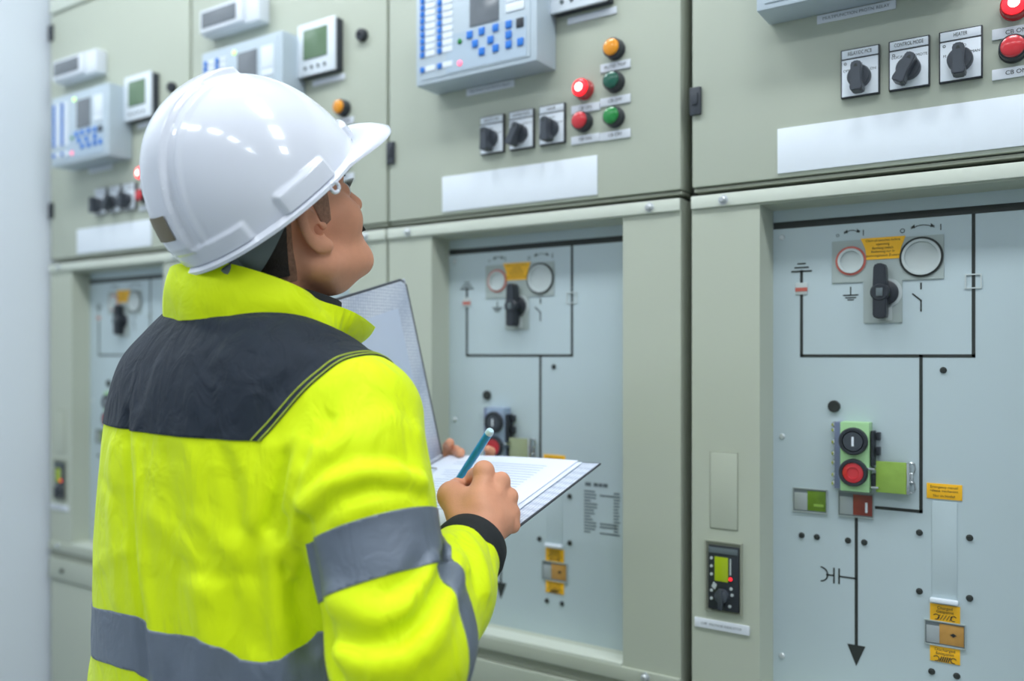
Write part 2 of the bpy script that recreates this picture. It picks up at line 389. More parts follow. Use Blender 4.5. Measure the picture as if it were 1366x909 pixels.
    q.prism([(.042, hv(-.338)), (.047, hv(-.342)), (.044, hv(-.349)), (.039, hv(-.345))], -.0072, -.0055)
    q.build('contact_field', M['ringgr'], vi)
    q = MB(); q.lathe(.0555, hv(-.357), [(0, -.017), (.006, -.017), (.0095, -.015), (.0105, -.006)], 24); q.box(.052, .059, -.019, -.012, hv(-.376), hv(-.345), .002); note(q.build('test_socket', M['black2'], vi), 'dark socket plug')
    strip_label(.0105, .0945, -.4105, -.3965, 'CAP. VOLTAGE INDICATOR', .0036, 'white label strip under the voltage indicator')
    # ------------- mimic panel
    q = MB(); q.box(X0-.01, X1+.01, DP, .052, Z0-.006, Z1+.006); mp = q.build('mimic_panel', M['panel'], t, smooth=False)
    Y = DP
    q = MB(); L = lambda pts, w: q.strip([(pu(a_), pv(b_)) for a_, b_ in pts], w, Y)
    q.prism([(X0, pv(.1835)), (X1, pv(.1835)), (X1, pv(.1935)), (X0, pv(.1935))], Y-.0006, Y)
    L([(.3805, .184), (.3805, -.002), (.1605, -.002), (.1605, .085)], .0042); L([(.1605, .103), (.1605, .120)], .004)
    L([(.1470, .120), (.174, .120)], .0025); L([(.1515, .1255), (.1695, .1255)], .0022); L([(.1555, .131), (.1655, .131)], .002)
    L([(.318, -.002), (.318, -.2115), (.262, -.2115)], .0042); L([(.2355, -.229), (.2355, -.408)], .0042)
    q.prism([(pu(.2235), pv(-.4065)), (pu(.2355), pv(-.4355)), (pu(.2475), pv(-.4065))], Y-.0006, Y)
    L([(.2355, -.3135), (.2135, -.3135)], .0022); L([(.2125, -.3035), (.2125, -.3235)], .0022); L([(.2055, -.3035), (.2055, -.3235)], .0022); L([(.2045, -.3135), (.196, -.3135)], .0022)
    L([(.187+.010*cos(a_), -.3135+.010*sin(a_)) for a_ in np.linspace(-1.45, 1.45, 11)], .0018)
    # earth and breaker symbols under the rings
    L([(.228, .094), (.228, .083)], .0016); L([(.2185, .083), (.2375, .083)], .0018); L([(.2215, .0795), (.2345, .0795)], .0016); L([(.2245, .0765), (.2315, .0765)], .0014)
    L([(.318, .0955), (.318, .0885)], .0022); L([(.308, .0815), (.318, .0725), (.318, .0585)], .002)
    for cx_, zz, aa in ((.228, .168, .7), (.318, .168, 1.)):
        q.lathe(pu(cx_-.019*aa-.004), pv(zz), [(.0032*aa, Y-.0006), (.0022*aa, Y-.0006)], 14); L([(cx_+.024*aa, zz-.002), (cx_+.024*aa, zz+.005)], .0012)
        L([(cx_-.012*aa+.028*aa*k/8, zz+.002+.004*sin(pi*k/8)) for k in range(9)], .0011)
        for sgn in (-1, 1):
            xx = cx_+.002+sgn*.012*aa; q.prism([(pu(xx+sgn*.003), pv(zz+.0035)), (pu(xx-sgn*.002), pv(zz+.0075)), (pu(xx-sgn*.0025), pv(zz+.002))][::sgn], Y-.0006, Y)
    note(q.build('mimic_diagram', M['ink'], t, smooth=False), 'black printed single-line diagram')
    # T-shaped switch plate with two rings and the selector handle
    q = MB(); q.prism([(pu(a_), pv(b_)) for a_, b_ in ((.203, .1595), (.346, .1595), (.346, .1005), (.295, .1005), (.295, .043), (.245, .043), (.245, .1005), (.203, .1005))][::-1], Y-.0016, Y, .0005)
    tp = note(q.build('switch_plate', M['panel2'], t), 'grey T-shaped switch plate')
    for cx_, R, mm in ((.2285, .0205, 'redring'), (.3185, .0275, 'ink')):
        q = MB(); q.lathe(pu(cx_), pv(.131), [(R, Y-.0015), (R, Y-.003), (R-.0028, Y-.003), (R-.0028, Y-.0015)], 44); rg = note(q.build('access_ring', M[mm], tp), 'red access ring' if mm == 'redring' else 'large black access ring')
        q = MB(); q.lathe(pu(cx_), pv(.131), [(R-.003, Y-.0015), (R-.003, Y-.0045), (R-.0065, Y-.0045), (R-.0068, Y-.0018), (0, Y-.0018)], 44); q.build('ring_sleeve', M['ringgr'], tp)
    q = MB(); q.prism([(pu(a_), pv(b_)) for a_, b_ in ((.2415, .161), (.299, .161), (.2965, .153), (.2935, .145), (.2925, .131), (.249, .131), (.248, .145), (.245, .153))][::-1], Y-.0024, Y-.0012)
    nt_ = note(q.build('warning_notice', M['yellow'], tp), 'yellow instruction sticker')
    q = MB()
    for zz, tx in ((.157, 'Open all switches before'), (.1518, 'operating'), (.1465, 'Earthing switch'), (.1415, 'Bedienung nur in'), (.1362, 'spannungslosem Zustand')): q.text(tx, pu(.2705), pv(zz), .0034, Y-.0027, sx=.95)
    q.build('lettering', M['ink'], nt_, smooth=False)
    q = MB(); hx, hz = pu(.270), pv(.0845)
    q.lathe(hx+.0035, hz, [(.0175, Y-.001), (.0175, Y-.006), (.016, Y-.007), (0, Y-.007)], 36)
    q.prism([(hx-.008+a_, hz+b_) for a_, b_ in ((0, .0365), (.003, .0395), (.012, .0395), (.0155, .036), (.0165, .012), (.0165, -.032), (.0145, -.036), (.002, -.036), (-.001, -.033), (-.001, .012))][::-1], Y-.024, Y-.005, .0015)
    q.lathe(hx, hz, [(.0125, Y-.006), (.0125, Y-.0225), (.0105, Y-.025), (0, Y-.025)], 30)
    sh = note(q.build('selector_handle', M['black'], tp), 'black selector handle')
    q = MB(); q.box(hx-.0042, hx+.0042, Y-.0262, Y-.0245, hz-.0055, hz+.0055, .0005); note(q.build('handle_pin', M['inkgrey'], sh), 'grey pin')
    q = MB(); q.prism([(pu(.276)+.0175*cos(a_)+.002, hz+.0195*sin(a_)) for a_ in np.linspace(0, 2*pi, 32)[:-1]], Y-.0024, Y-.001); q.box(hx+.004, hx+.0125, Y-.0024, Y-.001, hz-.039, hz-.012, .001); q.build('handle_backing', M['ringgr'], tp)
    # small state windows on the diagram
    q = MB(); q.box(pu(.152), pu(.169), Y-.0014, Y, pv(.0865), pv(.1035), .0004); w_ = note(q.build('state_window', M['ringgr'], t), 'small window with red bar')
    q = MB(); q.box(pu(.152), pu(.169), Y-.0019, Y-.001, pv(.091), pv(.0965)); q.build('red_bar', M['redring'], w_)
    q = MB()
    for (a_, b_, c_, d_) in ((.3705, .390, .1035, .1052), (.3705, .390, .0858, .0875), (.3705, .3722, .0875, .1035), (.3883, .390, .0875, .1035)): q.box(pu(a_), pu(b_), Y-.0016, Y, pv(c_), pv(d_))
    q.build('state_window', M['ringgr'], t)
    # pushbutton box
    q = MB(); q.box(pu(.2185), pu(.2565), Y-.022, Y, pv(-.189), pv(-.0935), .0015); pb = note(q.build('pushbutton_station', M['mint'], t), 'pale green two-button station with black and red buttons')
    q = MB(); q.box(pu(.2095), pu(.2185), Y-.016, Y, pv(-.187), pv(-.0945), .001)
    kq = MB()
    for zz in (-.0985, -.106, -.123, -.139, -.152, -.169, -.181): kq.lathe(pu(.208), pv(zz), [(0, Y-.0125), (.0035, Y-.0115), (.0045, Y-.006), (.0035, Y)], 12)
    sb = q.build('side_bracket', M['purple'], pb); note(kq.build('bracket_knuckles', M['chrome'], pb), 'shiny zinc knuckles')
    for zz, mm, nm in ((-.1195, 'black2', 'on_button'), (-.1625, 'red', 'off_button')):
        q = MB(); q.lathe(pu(.2365), pv(zz), [(.0192, Y-.021), (.0192, Y-.027), (.0178, Y-.029), (.0145, Y-.029), (.014, Y-.025)], 40); bz = note(q.build(nm, M['black'], pb), 'black on button with white bar' if nm == 'on_button' else 'red off button')
        q = MB(); q.lathe(pu(.2365), pv(zz), [(.014, Y-.026), (.0138, Y-.0275), (.008, Y-.0282), (.0075, Y-.0272), (0, Y-.0272)] if mm == 'red' else [(.014, Y-.026), (.013, Y-.0282), (0, Y-.0285)], 36)
        if nm == 'on_button': q.box(pu(.2365)-.0015, pu(.2365)+.0015, Y-.0292, Y-.028, pv(zz)-.0065, pv(zz)+.0065, 0)
        oo = q.build('button_cap', M[mm], pb)
        if nm == 'on_button':
            oo.data.materials.append(M['white'])
            for p_ in oo.data.polygons:
                if p_.center.y < Y-.0283 and abs(p_.center.x-pu(.2365)) < .0017 and abs(p_.center.z-pv(zz)) < .0067: p_.material_index = 1
    q = MB(); q.box(pu(.2575), pu(.2615), Y-.018, Y, pv(-.153), pv(-.105), .001); q.box(pu(.263), pu(.268), Y-.010, Y, pv(-.118), pv(-.107), .001); q.box(pu(.263), pu(.268), Y-.010, Y, pv(-.139), pv(-.127), .001); q.box(pu(.2575), pu(.264), Y-.014, Y, pv(-.184), pv(-.164), .001); note(q.build('lock_bracket', M['black'], pb), 'black lock bracket')
    q = MB(); q.box(pu(.254), pu(.264), Y-.024, Y-.012, pv(-.1575), pv(-.1545), .0005); q.box(pu(.258), pu(.268), Y-.02, Y-.012, pv(-.183), pv(-.18), .0005); q.build('lock_pin', M['chrome'], pb)
    q = MB(); q.box(pu(.264), pu(.302), Y-.016, Y-.012, pv(-.188), pv(-.1455), .0008); fl = note(q.build('hinged_flap', M['lime'], pb), 'yellow-green hinged flap')
    q = MB(); q.box(pu(.302), pu(.306), Y-.016, Y, pv(-.188), pv(-.1455), .0008)
    for zz in (-.1535, -.1795):
        q.tube([(pu(.3075)+.0042*cos(a_), Y-.006, pv(zz)+.0075*sin(a_)) for a_ in np.linspace(0, 2*pi, 17)], .0012, 8, False)
    q.box(pu(.304), pu(.309), Y-.006, Y, pv(-.1735), pv(-.159), .0006); note(q.build('hasp', M['chrome'], pb), 'chrome hasp loops')
    q = MB(); q.lathe(pu(.206), pv(-.0735), [(0, Y-.004), (.0075, Y-.004), (.0085, Y-.003), (.0085, Y)], 26); note(q.build('key_socket', M['ink'], t), 'round black socket')
    # state windows below
    def window(u0, u1, v0, v1, ml, mr, lab, split=.42):
        q = MB(); q.box(pu(u0), pu(u1), Y-.0006, Y, pv(v0), pv(v1)); o = note(q.build('indicator_window', M['winsh'], t), lab)
        um = u0+(u1-u0)*split
        q = MB(); q.box(pu(u0+.001), pu(um), Y-.0016, Y-.0004, pv(v0+.002), pv(v1-.006), .0004); q.build('steel_slide', M[ml], o)
        q = MB(); q.box(pu(um), pu(u1-.001), Y-.0012, Y-.0004, pv(v0+.002), pv(v1-.002), .0003); q.build('colour_flag', M[mr], o)
        q = MB()
        for (a_, b_, c_, d_) in ((u0-.001, u1+.001, v1, v1+.0014), (u0-.001, u1+.001, v0-.0014, v0), (u0-.001, u0, v0, v1), (u1, u1+.001, v0, v1)): q.box(pu(a_), pu(b_), Y-.0026, Y, pv(c_), pv(d_))
        q.build('window_rim', M['panel2'], o); return o
    o = window(.1495, .1955, -.2265, -.194, 'wsteel', 'wgreen', 'green charge window'); q = MB(); q.box(pu(.178), pu(.1915), Y-.002, Y-.001, pv(-.218), pv(-.2145)); q.build('flag_bar', M['lime'], o)
    o = window(.2125, .2575, -.2265, -.194, 'wsteel', 'wred', 'red breaker window'); q = MB(); q.box(pu(.2475), pu(.2505), Y-.002, Y-.001, pv(-.22), pv(-.206)); q.build('flag_bar', M['white'], o)
    # yellow stickers and sliding shutter
    q = MB(); q.box(pu(.325), pu(.3675), Y-.0012, Y, pv(-.1925), pv(-.172), .0003); st = note(q.build('warning_sticker', M['yellow'], t), 'yellow rectangular sticker above the shutter')
    q = MB()
    for zz, tx in ((-.1765, 'Emergency manual'), (-.1815, 'release mechanism'), (-.1882, 'Nur im Notfall')): q.text(tx, pu(.346), pv(zz), .0034, Y-.0015, sx=.95)
    q.build('lettering', M['ink'], st, smooth=False)
    q = MB(); q.box(pu(.3315), pu(.3612), Y-.0012, Y, pv(-.325), pv(-.1955), .0004); ss = q.build('sliding_shutter', M['panel'], t)
    q = MB(); q.box(pu(.3295), pu(.3632), Y-.008, Y, pv(-.3295), pv(-.324), .0015); q.build('shutter_lip', M['white'], ss)
    o = window(.3235, .3705, -.3865, -.356, 'wsteel', 'wamber', 'amber spring state window', .36); q = MB(); q.prism([(pu(.353), pv(-.371)), (pu(.357), pv(-.3685)), (pu(.361), pv(-.371)), (pu(.357), pv(-.3735))], Y-.002, Y-.001); q.build('flag_bar', M['ink'], o)
    for v0, v1, a_, b_, comp, lab in ((-.3555, -.3325, 'Charged', 'Gespannt', False, 'upper yellow spring sticker'), (-.409, -.388, 'Discharged', 'Entspannt', True, 'lower yellow spring sticker')):
        q = MB(); q.box(pu(.329), pu(.365), Y-.001, Y, pv(v0), pv(v1), .0002); st = note(q.build('spring_sticker', M['yellow'], t), lab)
        q = MB(); q.text(a_, pu(.347), pv(v1-.0045), .004, Y-.0014); q.text(b_, pu(.347), pv(v1-.0095), .004, Y-.0014)
        zc = pv(v1-.0168); n = 5; sp = .0025 if comp else .0038
        for k in range(n):
            xx = pu(.347)+(k-(n-1)/2)*sp; q.strip([(xx-sp*.45, zc-.003), (xx+sp*.45, zc+.003)], .0013 if comp else .0008, Y-.001)
        for sg in (-1, 1): q.strip([(pu(.347)+sg*(.0105+.0035*cos(x_)), zc+.0035*sin(x_)) for x_ in np.linspace(pi*.2, pi*1.6, 9)], .0009, Y-.001)
        q.build('lettering', M['ink'], st, smooth=False)
    for uu, vv in ((.345, -.021), (.1605, -.2615), (.182, -.2615), (.2245, -.2615), (.246, -.2615), (.316, -.240), (.376, -.240), (.316, -.319), (.376, -.319), (.331, -.424), (.361, -.424)):
        q = MB(); q.lathe(pu(uu), pv(vv), [(0, Y-.003), (.0028, Y-.0028), (.0042, Y-.0012), (.0044, Y)], 18); note(q.build('blind_plug', M['ink'], t), 'black blind plug')
    for uu, vv in ((.1325, .171), (.1325, -.120), (.1325, -.441)):
        q = MB(); q.lathe(pu(uu), pv(vv), [(0, Y-.0026), (.003, Y-.0024), (.0042, Y-.001), (.0042, Y)], 18); note(q.build('panel_screw', M['zinc'], t), 'silver panel screw')
    return t
def rating_table(t):
    # printed table on the right of the panel
    Y = DP; q = MB(); ru = lambda u: 1.0118*u-.0132
    for a_, b_ in ((.413, .424), (.429, .437), (.4385, .445), (.4465, .455)): q.box(ru(a_), ru(b_), Y-.0004, Y, pv(-.2195), pv(-.2135))
    rs = random.Random(5)
    for k in range(14):
        zz = pv(-.2285-.0052*k); x_ = ru(.411)
        for w0 in (.012+.014*rs.random(), ): q.box(x_, x_+w0, Y-.0004, Y, zz-.0012, zz+.0012)
        if k in (1, 10, 11, 13): q.box(x_+.03, x_+.062, Y-.0004, Y, zz-.0012, zz+.0012)
        q.box(ru(.466), ru(.466)+.008+.004*rs.random(), Y-.0004, Y, zz-.0012, zz+.0012)
    note(q.build('rating_table', M['inkgrey'], t, smooth=False), 'grey printed rating table')
def copy_tree(o, parent=None):
    c = o.copy(); C.objects.link(c); c.parent = parent
    for ch in [x for x in bpy.data.objects if x.parent is o]: copy_tree(ch, c)
    return c
cab = make_cabinet('nearest sage grey switchgear cabinet of the row, its whole diagram unobstructed, no printed table')
for k, lb in ((2, 'sage grey switchgear cabinet behind the pen and the open folder'), (1, 'sage grey switchgear cabinet behind the hard hat, between two others'), (0, 'sage grey switchgear cabinet against the white end wall, farthest of the row')):
    c = copy_tree(cab); c.location = (UX[k], 0, 0); c['label'] = lb
    if k == 2:
        rating_table(c)
        for ch in c.children_recursive:
            for nm_, mm_ in (('pushbutton_station', 'zincrefl'), ('hinged_flap', 'flaprefl')):
                if ch.name.startswith(nm_): ch.material_slots[0].link = 'OBJECT'; ch.material_slots[0].material = M[mm_]; ch['label'] = 'zinc station with black and red buttons, blue grey reflection painted on' if mm_ == 'zincrefl' else 'zinc flap with a pale reflection painted on'  # only this cabinet gets the painted zinc reflections

# ------------------------------------------------------------------ implicit surfaces for the figure
def smin(a, b, k):
    h = np.clip(.5+.5*(b-a)/k, 0, 1); return b*(1-h)+a*h-k*h*(1-h)
def smax(a, b, k): return -smin(-a, -b, k)
def cone(p, a, b, ra, rb):
    a = np.asarray(a, float); b = np.asarray(b, float); ab = b-a
    t = np.clip(((p-a)@ab)/(ab@ab), 0, 1)
    return np.linalg.norm(p-a-t[:, None]*ab, axis=1)-(ra+(rb-ra)*t)
def chain(p, pts, rs, k=.0):
    f = None
    for a, b, r0, r1 in zip(pts, pts[1:], rs, rs[1:]):
        g = cone(p, a, b, r0, r1); f = g if f is None else (smin(f, g, k) if k else np.minimum(f, g))
    return f
def ell(p, c, r, R=None):
    q = p-np.asarray(c, float)
    if R is not None: q = q@R
    r = np.asarray(r, float); k0 = np.linalg.norm(q/r, axis=1); k1 = np.linalg.norm(q/(r*r), axis=1)
    return k0*(k0-1)/np.maximum(k1, 1e-9)
def ball(p, c, r): return np.linalg.norm(p-np.asarray(c, float), axis=1)-r
def polydist(p, pts):
    d = None
    for a, b in zip(pts, pts[1:]):
        g = cone(p, a, b, 0, 0); d = g if d is None else np.minimum(d, g)
    return d

def polygonize(f, lo, hi, h, c=4, proj=2):
    lo = np.asarray(lo, float); n = (np.ceil((np.asarray(hi)-lo)/(h*c)).astype(int))*c+1
    nc = (n-1)//c+1
    ax = [lo[i]+np.arange(nc[i])*h*c for i in range(3)]
    P = np.stack(np.meshgrid(*ax, indexing='ij'), -1).reshape(-1, 3)
    fc = np.concatenate([f(q) for q in np.array_split(P, max(1, len(P)//200000+1))]).reshape(nc)
    near = np.abs(fc) < c*h*2.6
    idx = [np.minimum((np.arange(n[i])+c//2)//c, nc[i]-1) for i in range(3)]
    F = fc[np.ix_(*idx)].copy(); nm = near[np.ix_(*idx)]
    I = np.argwhere(nm); Pf = lo+I*h
    vals = np.concatenate([f(q) for q in np.array_split(Pf, max(1, len(Pf)//200000+1))])
    F[nm] = vals
    S = F < 0
    cnt = sum(S[dx:n[0]-1+dx, dy:n[1]-1+dy, dz:n[2]-1+dz].astype(np.int8) for dx in (0, 1) for dy in (0, 1) for dz in (0, 1))
    act = (cnt > 0) & (cnt < 8); A = np.argwhere(act)
    vid = -np.ones(act.shape, int); vid[act] = np.arange(len(A))
    acc = np.zeros((len(A), 3)); w = np.zeros(len(A))
    cor = [(x, y, z) for x in (0, 1) for y in (0, 1) for z in (0, 1)]
    fv = {k: F[A[:, 0]+k[0], A[:, 1]+k[1], A[:, 2]+k[2]] for k in cor}
    for a in cor:
        for d in range(3):
            if a[d]: continue
            b = list(a); b[d] = 1; b = tuple(b)
            m = (fv[a] < 0) != (fv[b] < 0)
            t = fv[a]/np.where(m, fv[a]-fv[b], 1)
            pt = np.tile(np.array(a, float), (len(A), 1)); pt[:, d] += t
            acc[m] += pt[m]; w[m] += 1
    V = lo+(A+acc/w[:, None])*h
    Q = []
    for d in range(3):
        e1, e2 = (d+1) % 3, (d+2) % 3
        sl0 = [slice(1, n[i]-1) for i in range(3)]; sl0[d] = slice(0, n[d]-1)
        sl1 = list(sl0); sl1[d] = slice(1, n[d])
        s0, s1 = S[tuple(sl0)], S[tuple(sl1)]
        X = np.argwhere(s0 != s1); 
        if not len(X): continue
        ins = s0[X[:, 0], X[:, 1], X[:, 2]]
        X = X+np.array([1 if i != d else 0 for i in range(3)])
        u1 = np.zeros(3, int); u1[e1] = 1; u2 = np.zeros(3, int); u2[e2] = 1
        g = lambda o: vid[(X+o)[:, 0], (X+o)[:, 1], (X+o)[:, 2]]
        q = np.stack([g(-u1-u2), g(-u2), g(0*u1), g(-u1)], 1)
        q[~ins] = q[~ins][:, ::-1]; Q.append(q)
    Q = np.concatenate(Q); Q = Q[(Q >= 0).all(1)]
    e = h*.35
    for _ in range(proj):
        v = f(V); g = np.stack([f(V+e*np.eye(3)[i])-f(V-e*np.eye(3)[i]) for i in range(3)], 1)/(2*e)
        st = (v/np.maximum((g*g).sum(1), .05))[:, None]*g
        l = np.linalg.norm(st, axis=1, keepdims=True); st *= np.minimum(1, h*.6/np.maximum(l, 1e-9)); V = V-st
    return V, Q
def normals(V, F):
    nrm = np.zeros_like(V)
    a = np.cross(V[F[:, 1]]-V[F[:, 0]], V[F[:, 2]]-V[F[:, 0]])
    if F.shape[1] == 4: a = a+np.cross(V[F[:, 2]]-V[F[:, 0]], V[F[:, 3]]-V[F[:, 0]])
    for k in range(F.shape[1]): np.add.at(nrm, F[:, k], a)
    return nrm/np.maximum(np.linalg.norm(nrm, axis=1, keepdims=True), 1e-12)
def patch(V, Q, fields, off, skirt=.004):
    """the piece of a surface where every field is positive, cut cleanly, lifted by off and given a rim"""
    N = normals(V, Q)
    T = np.concatenate([Q[:, [0, 1, 2]], Q[:, [0, 2, 3]]]) if Q.shape[1] == 4 else Q
    S = [np.asarray(s, float) for s in fields]
    keep = np.ones(len(T), bool)
    for s in S: keep &= (s[T] > -1e-12).any(1)
    T = T[keep]; Vl, Nl = V.copy(), N.copy()
    for i in range(len(S)):
        s = S[i]; pos = s > 0; c = pos[T].sum(1)
        out = [T[c == 3]]; new = {}; nv = []
        base = len(Vl)
        def cut(a, b):
            k = (a, b) if a < b else (b, a)
            if k not in new:
                t = s[a]/(s[a]-s[b]); new[k] = base+len(nv); nv.append((a, b, t))
            return new[k]
        ex = []
        for tri in T[(c == 1) | (c == 2)]:
            t = list(map(int, tri)); m = [bool(pos[x]) for x in t]
            if sum(m) == 1:
                while not m[0]: t = t[1:]+t[:1]; m = m[1:]+m[:1]
                ex.append((t[0], cut(t[0], t[1]), cut(t[0], t[2])))
            else:
                while m[0]: t = t[1:]+t[:1]; m = m[1:]+m[:1]
                p, q = cut(t[0], t[1]), cut(t[0], t[2]); ex.append((p, t[1], t[2])); ex.append((p, t[2], q))
        if ex: out.append(np.array(ex))
        T = np.concatenate(out)
        if nv:
            a = np.array([x[0] for x in nv]); b = np.array([x[1] for x in nv]); t = np.array([x[2] for x in nv])[:, None]
            Vl = np.concatenate([Vl, Vl[a]*(1-t)+Vl[b]*t]); Nl = np.concatenate([Nl, Nl[a]*(1-t)+Nl[b]*t])
            S = [np.concatenate([z, z[a]*(1-t[:, 0])+z[b]*t[:, 0]]) for z in S]
    used, T = np.unique(T, return_inverse=True); T = T.reshape(-1, 3)
    Vl, Nl = Vl[used], Nl[used]; Nl /= np.maximum(np.linalg.norm(Nl, axis=1, keepdims=True), 1e-9)
    Vo = Vl+Nl*off
    if skirt:
        E = np.concatenate([T[:, [0, 1]], T[:, [1, 2]], T[:, [2, 0]]]); ks = np.sort(E, 1)
        key = ks[:, 0].astype(np.int64)*len(Vo)+ks[:, 1]; u, inv, ct = np.unique(key, return_inverse=True, return_counts=True)
        B = E[ct[inv] == 1]
        if len(B):
            bv, bi = np.unique(B, return_inverse=True); bi = bi.reshape(-1, 2)+len(Vo)
            Vs = Vo[bv]-Nl[bv]*(skirt)
            Vo = np.concatenate([Vo, Vs])
            T = np.concatenate([T, np.stack([B[:, 0], bi[:, 0], B[:, 1]], 1), np.stack([B[:, 1], bi[:, 0], bi[:, 1]], 1)])
    return Vo, T
def surf(name, V, F, m, parent, loc, angle=180):
    me = bpy.data.meshes.new(name); V = np.asarray(V)-np.asarray(loc)
    me.from_pydata([], [], []) if False else None
    nf, k = F.shape
    me.vertices.add(len(V)); me.vertices.foreach_set('co', V.astype(np.float32).ravel())
    me.loops.add(nf*k); me.loops.foreach_set('vertex_index', F.astype(np.int32).ravel())
    me.polygons.add(nf); me.polygons.foreach_set('loop_start', np.arange(0, nf*k, k, dtype=np.int32)); me.polygons.foreach_set('loop_total', np.full(nf, k, np.int32))
    me.update(calc_edges=True); me.validate()
    return link(name, me, m, parent, True, angle)
def rot(yaw, pitch):
    """columns: right, forward, up of something facing +Y turned clockwise by yaw and tipped up by pitch"""
    f = np.array((sin(yaw)*cos(pitch), cos(yaw)*cos(pitch), sin(pitch))); r = np.array((cos(yaw), -sin(yaw), 0.)); u = np.cross(r, f)
    return np.stack([r, f, u], 1)

# ------------------------------------------------------------------ the engineer (world axes: he stands facing the cabinets)
NB = pix(338, 430, 1.02)                    # base of the neck
ORG = (NB[0], NB[1]+.02, 0.)
person = thing('person', 'man in yellow and navy work jacket looking up at the cabinets while writing', 'person', ORG)

# folder frame, needed by the hands
FB = pix(800, 618, 1.22)
fn = cdir(-.56, -.27, -.783); fn /= np.linalg.norm(fn)          # along the hinge towards the man
fw = cdir(-.808, -.0375, .590); fw -= fn*(fw@fn); fw /= np.linalg.norm(fw)   # from the free edge to the hinge
fm = np.cross(fw, fn); fm = fm if fm[2] > 0 else -fm
FL, FH = .293, .25
FA = FB+fw*FL
FT = pix(540, 370, 1.333); fv = FT-FA; fv -= fn*(fv@fn); fv /= np.linalg.norm(fv)

# --- right hand, writing
Wr = pix(637, 724, 1.0)
K = [pix(646, 630, 1.05), pix(667, 644, 1.052), pix(678, 664, 1.052), pix(680, 685, 1.046)]
FING = [([K[0], pix(634, 636, 1.105), pix(621, 650, 1.14), pix(610, 661, 1.158)], [.0128, .0108, .0092, .0078]),
        ([K[1], pix(652, 655, 1.112), pix(632, 662, 1.14), pix(619, 669, 1.16)], [.0125, .0108, .0092, .0078]),
        ([K[2], pix(668, 675, 1.10), pix(652, 684, 1.085), pix(645, 688, 1.062)], [.0118, .0102, .0088, .0075]),
        ([K[3], pix(683, 701, 1.042), pix(668, 707, 1.028), pix(656, 705, 1.018)], [.0108, .0092, .008, .007])]
THB = [pix(622, 704, 1.015), pix(603, 662, 1.058), pix(606, 652, 1.102), pix(613, 657, 1.142)]
def hand_r(p):
    f = chain(p, [Wr+(Wr-np.mean(K, 0))*1.0, Wr, Wr*.6+np.mean(K, 0)*.4], [.031, .027, .024])
    for i, k in enumerate(K):
        a = Wr+(k-Wr)*.12; f = smin(f, cone(p, a, k, .0160, .0125), .008)
    f = smin(f, cone(p, (Wr*.55+K[0]*.45), (Wr*.4+K[3]*.6), .018, .015), .012)
    g = None
    for pts, rs in FING:
        q = chain(p, pts, rs, .004); g = q if g is None else smin(g, q, .003)
    f = smin(f, g, .005)
    for i, k in enumerate(K): f = smin(f, ball(p, k+np.array((.0, -.0015, .001)), .0120-.0006*i), .004)
    th = chain(p, THB, [.020, .0155, .0125, .009], .007)
    f = smin(f, th, .012)
    f = smin(f, cone(p, THB[1], K[0]*.55+Wr*.45, .011, .013), .016)     # web
    for i in range(4):                                                  # tendons and the hollows between the knuckles
        d = polydist(p, [Wr+(K[i]-Wr)*.3, K[i]]); f = f-.0011*np.exp(-(d/.006)**2)*0
    for i in range(3):
        m_ = (K[i]+K[i+1])/2; d = polydist(p, [m_+(Wr-m_)*.25, m_+(m_-Wr)*.25]); f = f+.0026*np.exp(-(d/.0085)**2)
    return f
# --- left hand, holding the folder's far edge from below
def onedge(px):                              # point of the far edge seen at a pixel column
    best = min(np.linspace(0, FL, 200), key=lambda s: abs(proj(FB+fw*s)[0]-px)); return FB+fw*best
def proj(P):
    d = np.asarray(P)-np.array(CAM); X = d[0]*cos(TH)+d[1]*sin(TH); Z = -d[0]*sin(TH)+d[1]*cos(TH)
    return np.array((683+FPX*X/Z, 473-FPX*d[2]/Z, Z))
def lfinger(s, lean, over, r):
    e = FB+fw*s                              # on the far edge; the finger comes from below, passes beyond the edge and bends over it
    return ([e+fn*.045-fm*.028+fw*lean, e-fn*.004-fm*.020+fw*lean*.5, e-fn*.0125+fm*.006, e+fn*over+fm*.0125], [r*1.15, r*1.1, r, r*.82])
LF = [lfinger(FL-.012, .012, .012, .0085), lfinger(FL-.036, .010, .010, .0088), lfinger(FL-.060, .010, -.006, .0086), lfinger(FL-.090, .014, -.0075, .0070)]
LF[2] = ([a_-fm*.022 if i_ > 1 else a_-fm*.006 for i_, a_ in enumerate(LF[2][0])], LF[2][1])
LF[0] = ([FA+fn*.05-fm*.028-fv*.0, FA-fn*.004-fm*.016-fw*.002, FA-fn*.012+fm*.012-fw*.006, pix(600, 591, 1.372)], [.0105, .0095, .0088, .0072])
LF[1] = ([FA+fn*.05-fm*.03-fw*.03, FA-fn*.006-fm*.018-fw*.026, FA-fn*.013+fm*.004-fw*.018, pix(614, 604, 1.355)], [.0105, .0098, .009, .0076])
LW = FA+fn*.135-fm*.066-fw*.035
LTH = [FA+fn*.11-fm*.055-fw*.075, FA+fn*.075-fm*.04-fw*.10, FA+fn*.05-fm*.024-fw*.115, FA+fn*.028-fm*.015-fw*.122]
def hand_l(p):
    ks = [a[0][0] for a in LF]
    f = cone(p, LW-(np.mean(ks, 0)-LW)*1., LW, .03, .026)
    for k in ks: f = smin(f, cone(p, LW+(k-LW)*.1, k, .0155, .012), .012)
    g = None
    for pts, rs in LF:
        q = chain(p, pts, rs, .004); g = q if g is None else smin(g, q, .003)
    f = smin(f, g, .005); f = smin(f, chain(p, LTH, [.017, .0135, .0115, .009], .006), .012)
    return f

